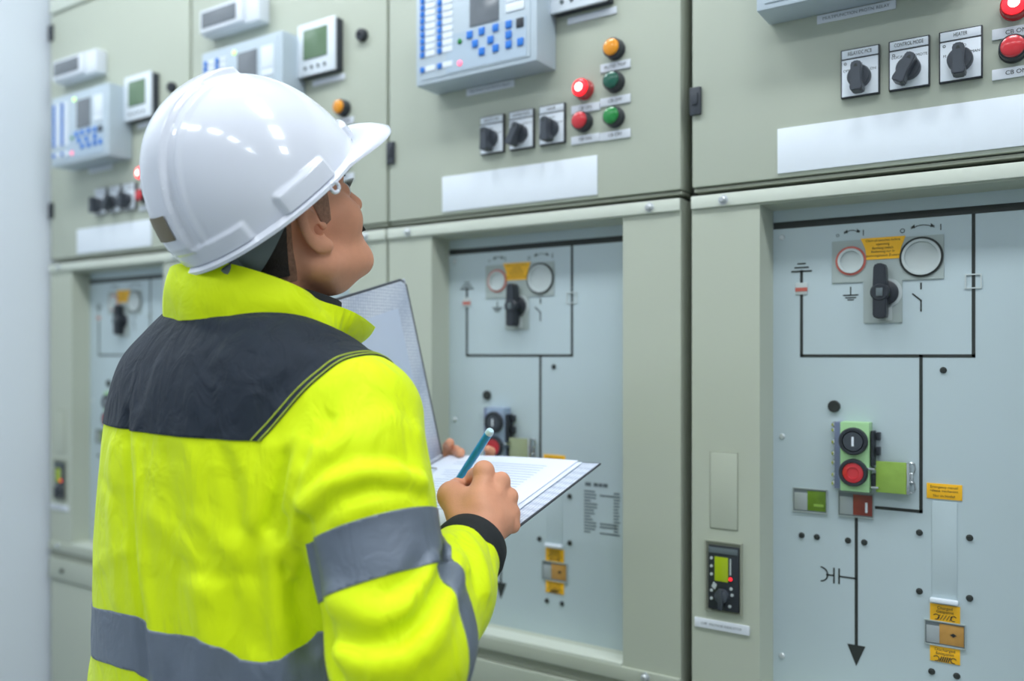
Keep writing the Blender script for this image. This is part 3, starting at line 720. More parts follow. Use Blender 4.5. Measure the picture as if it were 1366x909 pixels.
# --- head
HS = .91
HY, HP = radians(46)-TH, radians(33)        # facing (world yaw, clockwise from +Y) and upward tip
HR = rot(HY, HP)
EAR = pix(420, 305, .968)                   # right ear
HO = EAR-HR[:, 0]*.074*HS
def hl(p): return (p-HO)@HR/HS              # world -> head axes (right, forward, up)
def hw(q): return HO+HR@(np.asarray(q, float)*HS)
def mirror(q): q = q.copy(); q[:, 0] = np.abs(q[:, 0]); return q
nb_l = (NB-HO)@HR/HS
def head_f(p):
    q = hl(p); s = mirror(q)
    f = ell(q, (0, -.010, .052), (.076, .102, .088))
    f = smin(f, ell(q, (0, .040, -.012), (.060, .056, .082)), .03)
    f = smin(f, ell(q, (0, .046, -.060), (.048, .045, .035)), .016)
    f = smin(f, cone(s, (.053, .004, -.048), (.030, .064, -.077), .017, .017), .022)      # jaw line
    f = smin(f, ball(q, (0, .084, -.079), .016), .02)
    f = smin(f, ball(s, (.040, .064, -.014), .026), .02)                                 # cheekbones
    f = smin(f, cone(s, (.008, .097, .038), (.042, .083, .038), .0105, .011), .016)       # brow
    f = smax(f, -ball(s, (.031, .112, .016), .0165), .012)                               # sockets
    f = smin(f, ball(s, (.031, .0855, .015), .0135), .004)                               # lids
    f = smin(f, cone(q, (0, .099, .028), (0, .117, -.014), .0075, .0115), .012)          # nose
    f = smin(f, ball(s, (.011, .106, -.019), .0085), .006)
    f = smin(f, cone(s, (.000, .099, -.045), (.019, .090, -.047), .0068, .004), .006)    # lips
    f = smin(f, cone(s, (.000, .098, -.056), (.017, .089, -.054), .0078, .004), .006)
    f = smax(f, -cone(s, (0, .109, -.0505), (.021, .097, -.0505), .003, .002), .004)
    # neck
    f = smin(f, cone(q, (0, -.024, -.02), nb_l, .053, .058), .02)
    f = smin(f, cone(q, (0, -.004, -.06), nb_l+np.array((0, .008, -.02)), .024, .034), .018)
    f = smin(f, cone(s, (.055, -.012, -.045), (.02, .02, nb_l[2]), .012, .016), .03)
    # ears
    Re = np.array([[cos(.16), -sin(.16), 0], [sin(.16), cos(.16), 0], [0, 0, 1]]); tl = np.array([[1, 0, 0], [0, cos(-.14), -sin(-.14)], [0, sin(-.14), cos(-.14)]])
    R2 = Re@tl
    e = ell(s, (.0765, -.006, .004), (.0085, .0155, .0320), R2)
    e = smin(e, ball(s, (.0745, .003, -.026), .0085), .012)
    e = smax(e, -ell(s, (.0862, -.0025, .006), (.0088, .0098, .0205), R2), .002)
    e = smax(e, -cone(s, (.050, .004, -.004), (.086, .0015, -.003), .0055, .0070), .002)
    e = smin(e, ball(s, (.0765, .0105, -.002), .0048), .004)
    f = smin(f, e, .007)
    return f*HS
# --- jacket
def keyed(z, zs, vs): return np.interp(z, zs, vs)
zk = np.array((.80, .95, 1.08, 1.20, 1.30, 1.36, 1.40, 1.425, 1.45, 1.475, 1.50, 1.55))
wk = np.array((.205, .206, .205, .198, .184, .175, .169, .160, .128, .094, .080, .05))
dk = np.array((.150, .149, .146, .142, .134, .123, .112, .103, .091, .079, .068, .04))
ck = np.array((.0, .0, .0, -.004, -.008, -.012, -.014, -.012, -.006, .0, .006, .01))
zz_ = np.linspace(zk[0], zk[-1], 240)
def smooth_keys(v):
    y = np.interp(zz_, zk, v); ker = np.hanning(31); ker /= ker.sum(); return np.convolve(np.pad(y, 15, mode='edge'), ker, 'valid')
WK, DK, CK = map(smooth_keys, (wk, dk, ck))
SR = pix(477, 558, .925); SL = pix(241, 566, 1.10)
UM = pix(482, 655, .885); ER = pix(536, 868, .835); CR = pix(624, 738, .985)
EL = pix(205, 900, 1.08); CL = LW+(LW-np.mean([a[0][0] for a in LF], 0))*.5
def V3(*a): return np.array(a, float)
# folds: (polyline, height, width); positive raises a ridge, negative sinks a crease
FOLD_PX = [
  # right armpit and sleeve
  ([(403, 694), (412, 735), (424, 790), (434, 850), (450, 900)], -.020, .008),
  ([(407, 676), (436, 646), (482, 631), (528, 633), (563, 644)], .009, .011),
  ([(402, 655), (425, 637), (476, 613), (540, 612)], -.0055, .013),
  ([(414, 700), (453, 664), (494, 652), (560, 660)], -.0055, .010),
  ([(455, 690), (500, 672), (545, 664)], .003, .010),
  ([(440, 600), (470, 575), (520, 560), (556, 575)], .004, .016),
  ([(420, 600), (412, 630), (400, 668)], .006, .008),
  ([(440, 560), (425, 590), (410, 615)], -.004, .008),
  ([(540, 560), (548, 600), (550, 640)], -.003, .010),
  # elbow pouch
  ([(448, 804), (480, 818), (510, 824), (545, 812)], .009, .016),
  ([(440, 840), (480, 858), (530, 856), (560, 830)], -.006, .014),
  ([(453, 872), (500, 890), (545, 880), (578, 846)], .008, .015),
  ([(600, 742), (590, 778), (566, 822), (530, 848)], -.0085, .010),
  ([(612, 746), (606, 785), (590, 830), (566, 868)], .007, .009),
  ([(580, 745), (572, 770), (558, 790)], .006, .007), ([(592, 742), (588, 765)], -.006, .005),
  ([(604, 735), (612, 760), (612, 780)], .004, .006),
  ([(560, 750), (545, 775), (520, 790)], -.004, .009),
  ([(618, 712), (636, 730), (648, 760), (650, 790)], .004, .007), ([(612, 722), (628, 745), (636, 785)], -.004, .006),
  ([(640, 708), (654, 730), (660, 760)], -.003, .005), ([(600, 715), (615, 735), (625, 760)], .003, .005),
  # torso beside the arm
  ([(402, 590), (391, 645), (381, 705), (372, 735)], .005, .009), ([(398, 690), (390, 735), (392, 768)], .008, .007),
  ([(383, 690), (373, 732), (380, 762)], -.006, .006), ([(372, 735), (366, 790), (372, 850), (380, 905)], .006, .014),
  ([(392, 772), (404, 815), (418, 860)], -.008, .012), ([(384, 610), (374, 660), (360, 700)], -.004, .008),
  ([(362, 600), (352, 650), (338, 700)], .003, .010), ([(340, 740), (348, 800), (345, 860)], -.004, .012),
  # back
  ([(170, 552), (173, 640), (178, 740), (188, 812), (195, 908)], -.006, .006), ([(182, 556), (186, 650), (192, 760), (203, 830), (210, 908)], .004, .008),
  ([(152, 600), (150, 700), (156, 800)], .003, .012),
  ([(245, 575), (258, 620), (262, 660)], .0025, .010), ([(290, 582), (310, 640), (318, 700)], -.0028, .011),
  ([(310, 590), (332, 640), (338, 690)], .0025, .010), ([(222, 610), (232, 700), (226, 780)], -.0028, .014),
  ([(262, 690), (300, 730), (350, 742)], .0025, .012), ([(240, 755), (290, 772), (330, 770)], -.0025, .010),
  ([(205, 690), (250, 730), (280, 790)], .0025, .014), ([(268, 790), (276, 850), (272, 908)], .005, .016),
  ([(312, 800), (318, 850), (310, 908)], -.005, .014), ([(226, 810), (232, 860), (228, 908)], -.003, .012),
  ([(140, 640), (160, 668), (166, 700)], -.002, .009), ([(128, 760), (150, 742), (166, 735)], .002, .010),
  # yoke
  ([(262, 432), (256, 480), (262, 540)], .0025, .010), ([(278, 440), (277, 500), (284, 555)], -.0025, .008),
  ([(236, 440), (215, 490), (200, 540)], .0014, .012), ([(212, 470), (195, 520), (185, 548)], -.0012, .010),
  ([(330, 450), (400, 465), (470, 490)], .002, .016), ([(345, 560), (375, 520), (420, 490)], -.0022, .012), ([(300, 480), (330, 520), (335, 556)], .002, .010),
  ([(262, 424), (300, 434), (350, 430)], .004, .008),
]
FOLDS = []
def torso_f(p):
    x, y, z = (p-NB).T; z = p[:, 2]
    w = np.interp(z, zz_, WK); d = np.interp(z, zz_, DK); c = np.interp(z, zz_, CK)
    n = 2.35; X = np.abs(x)/w; Yv = np.abs(y-c)/d
    r = (X**n+Yv**n)**(1/n)
    f = (r-1)*np.minimum(w, d)*1.05
    return smax(smax(f, z+.42*(y+.03)-1.470, .02), .83-z, .01)
def jacket_f(p):
    f = torso_f(p)
    up = chain(p, [SR, UM, ER], [.071, .067, .066], .03)
    fo = chain(p, [ER, ER*.45+CR*.55, CR], [.066, .056, .040], .02)
    ax = (CR-ER)/np.linalg.norm(CR-ER); fo = smax(fo, (p-CR)@ax-.004, .004)
    rs = smin(up, fo, .025)
    fo = chain(p, [EL, EL*.5+CL*.5, CL], [.068, .060, .042], .02)
    ax = (CL-EL)/np.linalg.norm(CL-EL); fo = smax(fo, (p-CL)@ax-.004, .004)
    ls = smin(chain(p, [SL, SL*.5+EL*.5, EL], [.074, .074, .068], .02), fo, .03)
    t_ = np.clip((p[:, 2]-1.20)/.14, 0, 1); f = smin(f, smin(rs, ls, .001), .009+.021*t_*t_*(3-2*t_))
    near = np.abs(f) < .06
    if FOLDS and near.any():
        q = p[near]; g = np.zeros(len(q))
        for pts, a, s in FOLDS:
            d = polydist(q, pts); g += a*np.exp(-(d/s)**2)
        # soft cloth unevenness
        u = q-NB
        g += .0013*np.sin(23*u[:, 0]+6*u[:, 2]+1.5*np.sin(9*u[:, 2]))*np.sin(11*u[:, 2]+4*np.sin(9*u[:, 0]+3))+.0005*np.sin(60*u[:, 0]+25*u[:, 2]+4*np.sin(19*u[:, 2]))*np.sin(31*u[:, 2]-23*u[:, 1])
        f = f.copy(); f[near] -= g
    return f
def on_cloth(px, py):
    """where the line of sight through a photo pixel meets the plain jacket"""
    zs = np.linspace(.6, 1.35, 500); pts = np.array([pix(px, py, z_) for z_ in zs]); v = jacket_f(pts); k = np.argmax(v < 0)
    return pts[k] if v[k] < 0 else pts[np.argmin(v)]
FOLDS = [([on_cloth(*p_) for p_ in pl], a_, w_) for pl, a_, w_ in FOLD_PX]
JV, JQ = polygonize(jacket_f, NB+V3(-.34, -.26, -.64), NB+V3(.40, .42, .06), .0036)
jacket = note(surf('jacket', JV, JQ, M['hivis'], person, ORG), 'hi-vis yellow work jacket')
def fields():
    x, y, z = (JV-NB).T; Z = JV[:, 2]
    arm_r = np.minimum.reduce([cone(JV, SR, ER, .09, .09), cone(JV, ER, CR, .085, .085)])
    return x, y, z, Z
x, y, z, Z = fields()
# scale of membership: distance along upper arm / forearm
ua = (ER-UM)/np.linalg.norm(ER-UM); su = (JV-SR)@ua; LU = (ER-SR)@ua
fa = (CR-ER)/np.linalg.norm(CR-ER); sf = (JV-ER)@fa; LFm = np.linalg.norm(CR-ER)
d_up = np.minimum(cone(JV, SR, UM, 0, 0), cone(JV, UM, ER, 0, 0)); armdom = tor_ = torso_f(JV)-(d_up-.067); d_fo = cone(JV, ER, CR, 0, 0); tor = torso_f(JV)
onarm = np.minimum(d_up, d_fo)-.105 < 0
seam = x-(.152+.62*(z+.10))   # right armhole
# yoke
yoke_low = Z-(1.336-.03*(x-.05))
wv, wt = patch(JV, JQ, [yoke_low, -seam, 1.466-Z], .0016)
yoke = note(surf('shoulder_yoke', wv, wt, M['navy'], jacket, (0, 0, 0)), 'dark navy shoulder yoke')
for off in (-.0012, -.0085):
    sv, st = patch(JV, JQ, [seam-off+.0012, -(seam-off), yoke_low, 1.45-Z, x], .0024, .001); surf('seam_stitching', sv, st, M['thread'], yoke, (0, 0, 0))
# reflective tapes
tp_ = sorted([tuple(on_cloth(*p_)[[0, 2]]) for p_ in ((122, 808), (150, 815), (182, 822), (196, 838), (225, 846), (260, 850), (295, 864), (320, 880), (350, 884), (375, 880), (398, 866), (425, 842))])
top = np.interp(JV[:, 0], [t_[0] for t_ in tp_], [t_[1] for t_ in tp_]); body = np.where((tor < .03) & (d_up > .088) & (d_fo > .082), 1., -1.)
bodyf = np.minimum(np.minimum(.035-tor, d_up-.074), d_fo-.072)
sv, st = patch(JV, JQ, [top-Z, Z-(top-.058), bodyf], .0012); note(surf('waist_tape', sv, st, M['tape'], jacket, (0, 0, 0)), 'grey reflective waist tape')
upf = armdom-.014
b0 = LU*.50
sv, st = patch(JV, JQ, [su-b0, b0+.056-su, upf, (d_fo-.058)-(d_up-.067)-.006], .0012); note(surf('sleeve_tape', sv, st, M['tape'], jacket, (0, 0, 0)), 'grey reflective tape round the upper sleeve')
tn = cdir(.66, .02, .75); tn /= np.linalg.norm(tn); st_ = (JV-on_cloth(612, 815))@tn
sv, st = patch(JV, JQ, [st_, .030-st_, .085-d_fo, x-.13], .0012); note(surf('sleeve_tape', sv, st, M['tape'], jacket, (0, 0, 0)), 'grey reflective tape round the forearm')
# cuffs
def ring_sleeve(P0, ax, prof, n=40, ex=1.):
    a = np.cross(ax, (0, 0, 1.)); a /= np.linalg.norm(a); b = np.cross(ax, a); V, F = [], []
    for r, h in prof:
        for k in range(n): V.append(P0+ax*h+(a*cos(2*pi*k/n)+b*sin(2*pi*k/n)*ex)*r)
    for i in range(len(prof)-1):
        for k in range(n): j = (k+1) % n; F.append((i*n+k, i*n+j, (i+1)*n+j, (i+1)*n+k))
    return np.array(V), np.array(F)
for c_, e_ in ((CR, ER), (CL, EL)):
    ax = (c_-e_)/np.linalg.norm(c_-e_)
    sv, st = ring_sleeve(c_, ax, [(.040, -.012), (.0435, -.006), (.0435, .004), (.041, .018), (.038, .020), (.036, .016), (.034, -.01)]); note(surf('cuff', sv, st, M['rib'], jacket, (0, 0, 0)), 'black knitted cuff')
for o in jacket.children: o.location = -Vector(ORG)

# collar: a standing band round the neck, open at the front right
def collar():
    V, F = [], []; n = 64; rows = 9
    for side in (0, 1):
        for r in range(rows):
            t = r/(rows-1)
            for k in range(n+1):
                a = -pi*.80+2*pi*.80*k/n            # 0 = back of the neck, positive towards his right
                open_ = max(0, abs(a)-1.6)/.9
                R = .098-.004*t+.006*sin(pi*t) + (.046*open_**1.5*t) - .0032*side
                ca = (1+cos(a))/2; hgt = .064*ca**.8+.026*(1-ca)
                zb = -.001-.040*(1-ca)
                wob = .0018*sin(5*a+3*t)+.0012*sin(8*a-3*t+1)-.007*math.exp(-((abs(a)-1.75-.25*(1-t))/.16)**2)*t
                cx, cy = .004, .0
                V.append(NB+V3(cx+(R+wob)*1.06*sin(a), cy-(R+wob)*.98*cos(a)+.012*t*0, zb+hgt*t+.0012*sin(4*a)*t))
    m_ = n+1
    for s in (0, 1):
        for r in range(rows-1):
            for k in range(n):
                q = [s*rows*m_+r*m_+k, s*rows*m_+r*m_+k+1, s*rows*m_+(r+1)*m_+k+1, s*rows*m_+(r+1)*m_+k]; F.append(q if s == 0 else q[::-1])
    o = rows*m_
    for k in range(n):
        F.append([(rows-1)*m_+k, (rows-1)*m_+k+1, o+(rows-1)*m_+k+1, o+(rows-1)*m_+k]); F.append([k+1, k, o+k, o+k+1])
    for r in range(rows-1):
        F.append([r*m_, (r+1)*m_, o+(r+1)*m_, o+r*m_]); F.append([(r+1)*m_+n, r*m_+n, o+r*m_+n, o+(r+1)*m_+n])
    return np.array(V), np.array(F)
cv, cf = collar(); col_ = note(surf('collar', cv, cf, M['hivis'], jacket, ORG, 60), 'yellow stand-up collar')
sv, st = ring_sleeve(NB+V3(.01, .012, -.02), np.array((.1, .18, 1.))/np.linalg.norm((.1, .18, 1.)), [(.083, 0), (.081, .03), (.077, .060), (.072, .060), (.070, 0)], 44); note(surf('inner_shirt', sv, st, M['rib'], person, ORG), 'dark shirt collar inside the jacket')

# --- body: one mesh, head, hands and what the clothes cover
def low_f(p):
    f = torso_f(p)+.035
    for s_, e_, c_ in ((SR, ER, Wr), (SL, EL, LW)):
        f = smin(f, chain(p, [s_, e_, c_], [.05, .042, .028], .01), .02)
    for sg in (-1, 1):
        hx = NB+V3(.095*sg, -.01, 0)
        f = smin(f, chain(p, [V3(hx[0], hx[1], .93), V3(hx[0]+.02*sg, hx[1]+.01, .50), V3(hx[0]+.03*sg, hx[1]-.02, .09)], [.085, .058, .04], .02), .02)
    return f
parts = [polygonize(head_f, HO-.21, HO+.21, .0021), polygonize(hand_r, np.min([Wr-.08, np.min(K, 0)-.06], 0), np.max([Wr+.06, np.max([f_[0][-1] for f_ in FING], 0)+.03, np.max(K, 0)+.04], 0), .0016),
         polygonize(hand_l, np.min([LW-.06, FA-.1], 0), np.max([LW+.06, FA+.09, FB-fw*-.1+.05], 0), .002), polygonize(low_f, V3(NB[0]-.34, NB[1]-.3, .0), V3(NB[0]+.38, NB[1]+.42, 1.50), .01)]
BV, BQ, o_ = [], [], 0
for v_, q_ in parts: BV.append(v_); BQ.append(q_+o_); o_ += len(v_)
body = surf('body', np.concatenate(BV), np.concatenate(BQ), M['skin'], person, ORG)
hv_, hq_ = parts[0]; q = hl(hv_); qa = np.abs(q[:, 0])
# hair: nape, sides and sideburns, cropped short
def hairline(q):
    qa = np.abs(q[:, 0]); yy, zz = q[:, 1], q[:, 2]
    back = np.minimum(-.043-yy+.25*(zz+.02), zz+.040+.35*(yy+.04))          # behind the ears down to the nape
    above = np.minimum(zz-.030, .050-yy+.35*(zz-.03))                   # above the ears
    burn = np.minimum.reduce([zz+.006-.25*(yy-.02), yy-.014-.12*(.03-zz), .046-yy-.42*(.03-zz), qa-.045])
    crown = zz-.085-.2*np.maximum(0, yy)
    return back, above, burn, crown
bk, ab, bu, cr_ = hairline(q); earm = np.minimum(.071-qa+.5*np.maximum(0, -.03-q[:, 1]), 1)
main = np.maximum.reduce([np.minimum(bk, np.where(q[:, 1] < -.034, 1, earm)), ab, cr_])
sv, st = patch(hv_, hq_, [main], .004, .005); surf('hair', sv, st, M['hair'], person, ORG)
fade = np.minimum(np.minimum(bk+.009, earm+.003), .02-main)
sv, st = patch(hv_, hq_, [fade, -.02-q[:, 1]], .0007, .001); note(surf('faded_nape_hair', sv, st, M['stubble'], person, ORG), 'closely cropped hair at the nape')
for sg in (-1, 1):
    sv, st = patch(hv_, hq_, [np.minimum(bu, sg*q[:, 0]), earm], .0008, .001); note(surf('sideburn', sv, st, M['stubble'], person, ORG), 'cropped sideburn')
mou = np.minimum.reduce([.021-qa, q[:, 1]-.075, .0085-np.abs(q[:, 2]+.0365+.12*qa)])
sv, st = patch(hv_, hq_, [mou], .006, .007); surf('moustache', sv, st, M['hair'], person, ORG)
brw = np.minimum.reduce([qa-.013, .047-qa, q[:, 1]-.05, .0042-np.abs(q[:, 2]-.038+.10*(qa-.03)*(qa-.03)*60)])
for sg in (-1, 1):
    sv, st = patch(hv_, hq_, [np.minimum(brw, sg*q[:, 0])], .002, .002); surf('eyebrow', sv, st, M['hair'], person, ORG)
lpf = np.minimum.reduce([.018-qa, q[:, 1]-.08, .008-np.abs(q[:, 2]+.0515)])
sv, st = patch(hv_, hq_, [lpf], .0003, .0004); surf('lips', sv, st, M['lip'], person, ORG)
for sg in (-1, 1):
    e = MB(); c_ = hw((.031*sg, .0895, .0145)); t_ = bmesh.new(); bmesh.ops.create_uvsphere(t_, u_segments=24, v_segments=16, radius=.0112*HS)
    t_.transform(Matrix.Translation(Vector(c_-np.array(ORG)))); e._merge(t_); eo = e.build('eye', M['eye'], person, angle=180)
    e = MB(); c_ = hw((.031*sg, .0895+.0082, .0165)); t_ = bmesh.new(); bmesh.ops.create_uvsphere(t_, u_segments=18, v_segments=12, radius=.0054*HS)
    t_.transform(Matrix.Translation(Vector(c_-np.array(ORG)))); e._merge(t_); note(e.build('iris', M['iris'], eo, angle=180), 'dark iris')
    e = MB()
    for k in range(9):
        a = -1+2*k/8; b0_ = hw((.031*sg+.011*a, .1005-.004*a*a, .0195-.003*a*a)); b1_ = hw((.031*sg+.0145*a, .1095-.004*a*a, .0235)); e.tube([b0_-np.array(ORG), b1_-np.array(ORG)], [.0006, .0002], 5)
    e.build('eyelashes', M['hair'], person)

# --- trousers and boots (below the picture)
def trs_f(p):
    x, y, z = (p-NB).T; f = smax(ell(p, NB+V3(0, 0, .93-NB[2]), (.185, .135, .16)), p[:, 2]-1.0, .02)
    for sg in (-1, 1):
        hx = NB+V3(.095*sg, -.01, 0)
        f = smin(f, chain(p, [V3(hx[0], hx[1], .90), V3(hx[0]+.02*sg, hx[1]+.012, .50), V3(hx[0]+.03*sg, hx[1]-.02, .12)], [.105, .082, .075], .02), .025)
    return smax(f, .07-p[:, 2], .005)-.002*np.sin(60*p[:, 2]+3*np.sin(20*x))
v_, q_ = polygonize(trs_f, V3(NB[0]-.3, NB[1]-.22, .03), V3(NB[0]+.3, NB[1]+.22, 1.06), .012); surf('trousers', v_, q_, M['trouser'], person, ORG)
for sg in (-1, 1):
    bx = NB[0]+.125*sg; by = NB[1]-.02
    def boot_f(p):
        f = chain(p, [V3(bx, by-.02, .16), V3(bx, by-.02, .06)], [.052, .05], .01); f = smin(f, cone(p, V3(bx, by-.02, .042), V3(bx+.015*sg, by+.15, .038), .045, .046), .04)
        return smax(f, .002-p[:, 2], .006)
    v_, q_ = polygonize(boot_f, V3(bx-.1, by-.12, -.02), V3(bx+.1, by+.26, .25), .009); surf('work_boot', v_, q_, M['boot'], person, ORG)

# ------------------------------------------------------------------ hard hat
HPt = radians(43.5); HHR = rot(radians(42.8)-TH, HPt); HC = pix(363, 259, 1.0)
def hat():
    na, ne = 360, 130; V, F = [], []
    def radius(az):
        c, s = cos(az), sin(az)                     # az 0 = front
        return 1/sqrt((s/.1035)**2+(c/(.117 if c > 0 else .130))**2)
    HT = .141
    def outer(az, e, inset=0.):
        """e from 0 at the rim to pi/2 at the crown"""
        ce, se = cos(e)**.92, sin(e)
        R = radius(az)-inset; x = R*sin(az)*ce; y_ = R*cos(az)*ce; z_ = (HT-inset)*se**1.0
        y_ -= .006*se
        n = np.array((x/.0107, y_/.0155, z_/.020)); n = n/np.linalg.norm(n); b = 0.
        if not inset:
            front = y_ > 0
            lim = .046                               # the crown ridge ends in a step just ahead of the top
            ridge = max(0., min(1, (.0235-abs(x))/.003))
            stop = 1. if y_ < lim-.005 else max(0., (lim-y_)/.005)
            stop *= min(1., max(0., (e-.10)/.06))
            b += .0072*ridge*stop
            for gx in (.036,):
                b += .0022*max(0, 1-abs(abs(x)-gx)/.005)*stop
            az_d = math.degrees(az) % 360; az_s = min(az_d, 360-az_d)
            if 80 < az_s < 122 and e < .175: b += .0055*min(1, (az_s-80)/2.5)*min(1, (122-az_s)/2.5)*min(1, (.175-e)/.035)   # accessory slot block
            if 140 < az_s and e < .15: b += .0035*min(1, (az_s-140)/3)*min(1, (.15-e)/.03)                              # raised nape band
            if az_s < 40 and .03 < e < .17: b += .0055*min(1, (40-az_s)/2)*min(1, (e-.03)/.02)*min(1, (.17-e)/.02)
        return np.array((x, y_, z_))+n*b
    def brim(az, t, under=False):
        R = radius(az); c = max(0., cos(az)); pk = max(0., (c-.30)/.70); pk = pk*pk*(3-2*pk)
        ext = .0085+.041*pk; dirv = np.array((sin(az), cos(az), 0.))
        rp = R+ext*t; z_ = -.004*t-.0115*pk*t*t-.003*sin(pi*t)*0+.008*pk*sin(pi*t)*.8
        tip = np.array((sin(az)*(R+ext*t*(1-.35*pk*0)), cos(az)*rp, z_))
        if under: tip[2] -= .0035
        return tip
    prof = [('o', pi/2*(1-i/ne)) for i in range(1, ne+1)]+[('b', t) for t in (.15, .35, .55, .75, .9, 1.)]+[('u', t) for t in (1., .6, .2, 0.)]+[('i', e) for e in (.02, .2, .5, .9, 1.25, 1.45)]
    V.append(outer(0, pi/2))
    for kd, t in prof:
        for k in range(na):
            az = 2*pi*k/na
            V.append(outer(az, t) if kd == 'o' else brim(az, t) if kd == 'b' else brim(az, t, True) if kd == 'u' else outer(az, t, .0035))
    V.append(np.array((0, -.006, HT-.0035)))
    T3 = []
    for k in range(na): F.append((0, 1+(k+1) % na, 1+k, 1+k))
    for i in range(len(prof)-1):
        for k in range(na): j = (k+1) % na; F.append((1+i*na+k, 1+i*na+j, 1+(i+1)*na+j, 1+(i+1)*na+k))
    b0 = 1+(len(prof)-1)*na
    for k in range(na): F.append((b0+k, b0+(k+1) % na, len(V)-1, len(V)-1))
    return np.array(V), F, outer, brim
hvv, hff, h_out, h_brim = hat()
me = bpy.data.meshes.new('hard_hat'); Wv = (HHR@hvv.T).T+HC-np.array(ORG)
me.from_pydata([tuple(v) for v in Wv], [], [tuple(dict.fromkeys(f)) for f in hff])
bm_ = bmesh.new(); bm_.from_mesh(me); bmesh.ops.recalc_face_normals(bm_, faces=bm_.faces); bm_.to_mesh(me); bm_.free()
hat_o = note(link('hard_hat', me, M['helmet'], person, True, 60), 'white hard hat with crown ridge and short peak')
TW = lambda q: HHR@np.asarray(q, float)+HC-np.array(ORG)
# ring lug at the rim, sticker at the back, headband
e = MB(); LA = radians(89); lc = h_brim(LA, .9); tg = np.array((cos(LA), -sin(LA), 0))
e.tube([TW(lc+tg*.0055*cos(a_)+np.array((0, 0, -.006+.0055*sin(a_)))) for a_ in np.linspace(0, 2*pi, 21)], .0022, 8, False); note(e.build('ring_lug', M['helmet'], hat_o), 'small ring lug')
e = MB(); sv_, sf_ = [], []
for i in range(7):
    for j in range(7):
        az = radians(180-(-9+15*i/6)); ee = .245+.19*j/6; p_ = h_out(az, ee); n_ = p_/np.array((.0107, .0155, .020)); n_ /= np.linalg.norm(n_); sv_.append(TW(p_+n_*.0014))
for i in range(6):
    for j in range(6): sf_.append((i*7+j, i*7+j+1, (i+1)*7+j+1, (i+1)*7+j))
e.verts(sv_, sf_); note(e.build('back_sticker', M['sticker'], hat_o, angle=180), 'olive rectangular sticker at the back')
V, F = [], []
for r, (rad, zz) in enumerate(((1, .012), (1.02, 0), (1.02, -.030), (1.0, -.034), (.975, -.030), (.97, .01))):
    for k in range(72):
        a_ = 2*pi*k/72; bk_ = max(0, -cos(a_)); V.append(TW((.080*rad*sin(a_), -.010+.098*rad*cos(a_)-.004, zz*(.45+.75*bk_)+.022*(1-bk_)-.012*bk_**2)))
for r in range(5):
    for k in range(72): F.append((r*72+k, r*72+(k+1) % 72, (r+1)*72+(k+1) % 72, (r+1)*72+k))
e = MB(); e.verts(V, F); note(e.build('headband', M['strap'], hat_o, angle=60), 'grey suspension headband')
e = MB(); V, F = [], []
e2 = TW((0, -.113, -.030))
e.box(-.036, .036, -.012, .012, -.016, .016, .004, M=Matrix.Translation(Vector(e2)) @ Matrix([list(HHR[0])+[0], list(HHR[1])+[0], list(HHR[2])+[0], [0, 0, 0, 1]]))
note(e.build('ratchet', M['strap'], hat_o), 'grey ratchet knob at the nape')

# ------------------------------------------------------------------ folder, sheets and pen
def on_plane(px, py):
    o_ = np.array(CAM); d_ = pix(px, py, 1.0)-o_; return o_+d_*(((FB-o_)@fm)/(d_@fm))
def slab(mb, o, a, b, c, la, lb, th, bev=.0):
    """box from corner o along unit axes a, b with thickness th along c"""
    Mx = Matrix([[a[0], b[0], c[0], o[0]], [a[1], b[1], c[1], o[1]], [a[2], b[2], c[2], o[2]], [0, 0, 0, 1]])
    return mb.box(0, la, 0, lb, 0, th, bev, M=Mx)
fo_l = tuple(FA+fn*.12-fm*.004)
fold = thing('folder', 'open silver folder with dark edges held in both hands, one cover upright', 'folder', fo_l)
FO = np.array(fo_l)
um = np.cross(fv, fn); um = um if um@fw < 0 else -um               # inner face normal of the upright cover (towards the free side)
q = MB(); slab(q, FB-fm*.003-FO, fw, fn, fm, FL-.004, FH, .0026, .0008); lc_ = note(q.build('lower_cover', M['fold'], fold), 'flat lower cover with pebbled silver lining')
q = MB(); slab(q, FA-um*.003-FO+fv*.004, fv, fn, um, FL-.004, FH, .0026, .0008); uc_ = note(q.build('upright_cover', M['fold'], fold), 'upright cover with film pocket')
def border(mb, o, a, b, c, la, lb, r):
    mb.tube([o, o+a*la], r, 8); mb.tube([o, o+b*lb], r, 8); mb.tube([o+b*lb, o+b*lb+a*la], r, 8)
q = MB(); o_ = FB-fm*.0017-FO; q.tube([o_+fn*FH, o_, o_+fw*FL], .0017, 8); q.tube([o_+fn*FH, o_+fn*FH+fw*FL], .0017, 8); q.build('edge_binding', M['binding'], lc_)
q = MB(); o_ = FA+fv*FL-um*.0017-FO; q.tube([o_+fn*FH, o_+fn*.010, o_+fn*.004-fv*.004, o_-fv*.010, FA-um*.0017-FO], .0021, 8); q.build('edge_binding', M['binding'], uc_)
q = MB(); slab(q, FA-um*-.0002-FO+fv*.045+fn*.030, fv, fn, um, FL-.085, FH-.045, .0007, .0002); note(q.build('film_pocket', M['pocket'], uc_), 'pale film pocket')
q = MB(); q.tube([FA+fm*.0005-um*.002-FO+fn*.0, FA+fn*FH+fm*.0005-um*.002-FO], .004, 10); q.build('spine', M['fold'], fold)
q = MB(); c0 = on_plane(572, 637)-fn*.02+fm*.0055-FO
q.tube([c0+fn*.0, c0+fn*.012+fm*.006, c0+fn*.03+fm*.007, c0+fn*.042], .0018, 8); slab(q, c0-fm*.006-fn*.01-fw*.004, fw, fn, fm, .012, .07, .003, .001)
note(q.build('clip', M['chrome'], fold), 'metal paper clip bar by the spine')
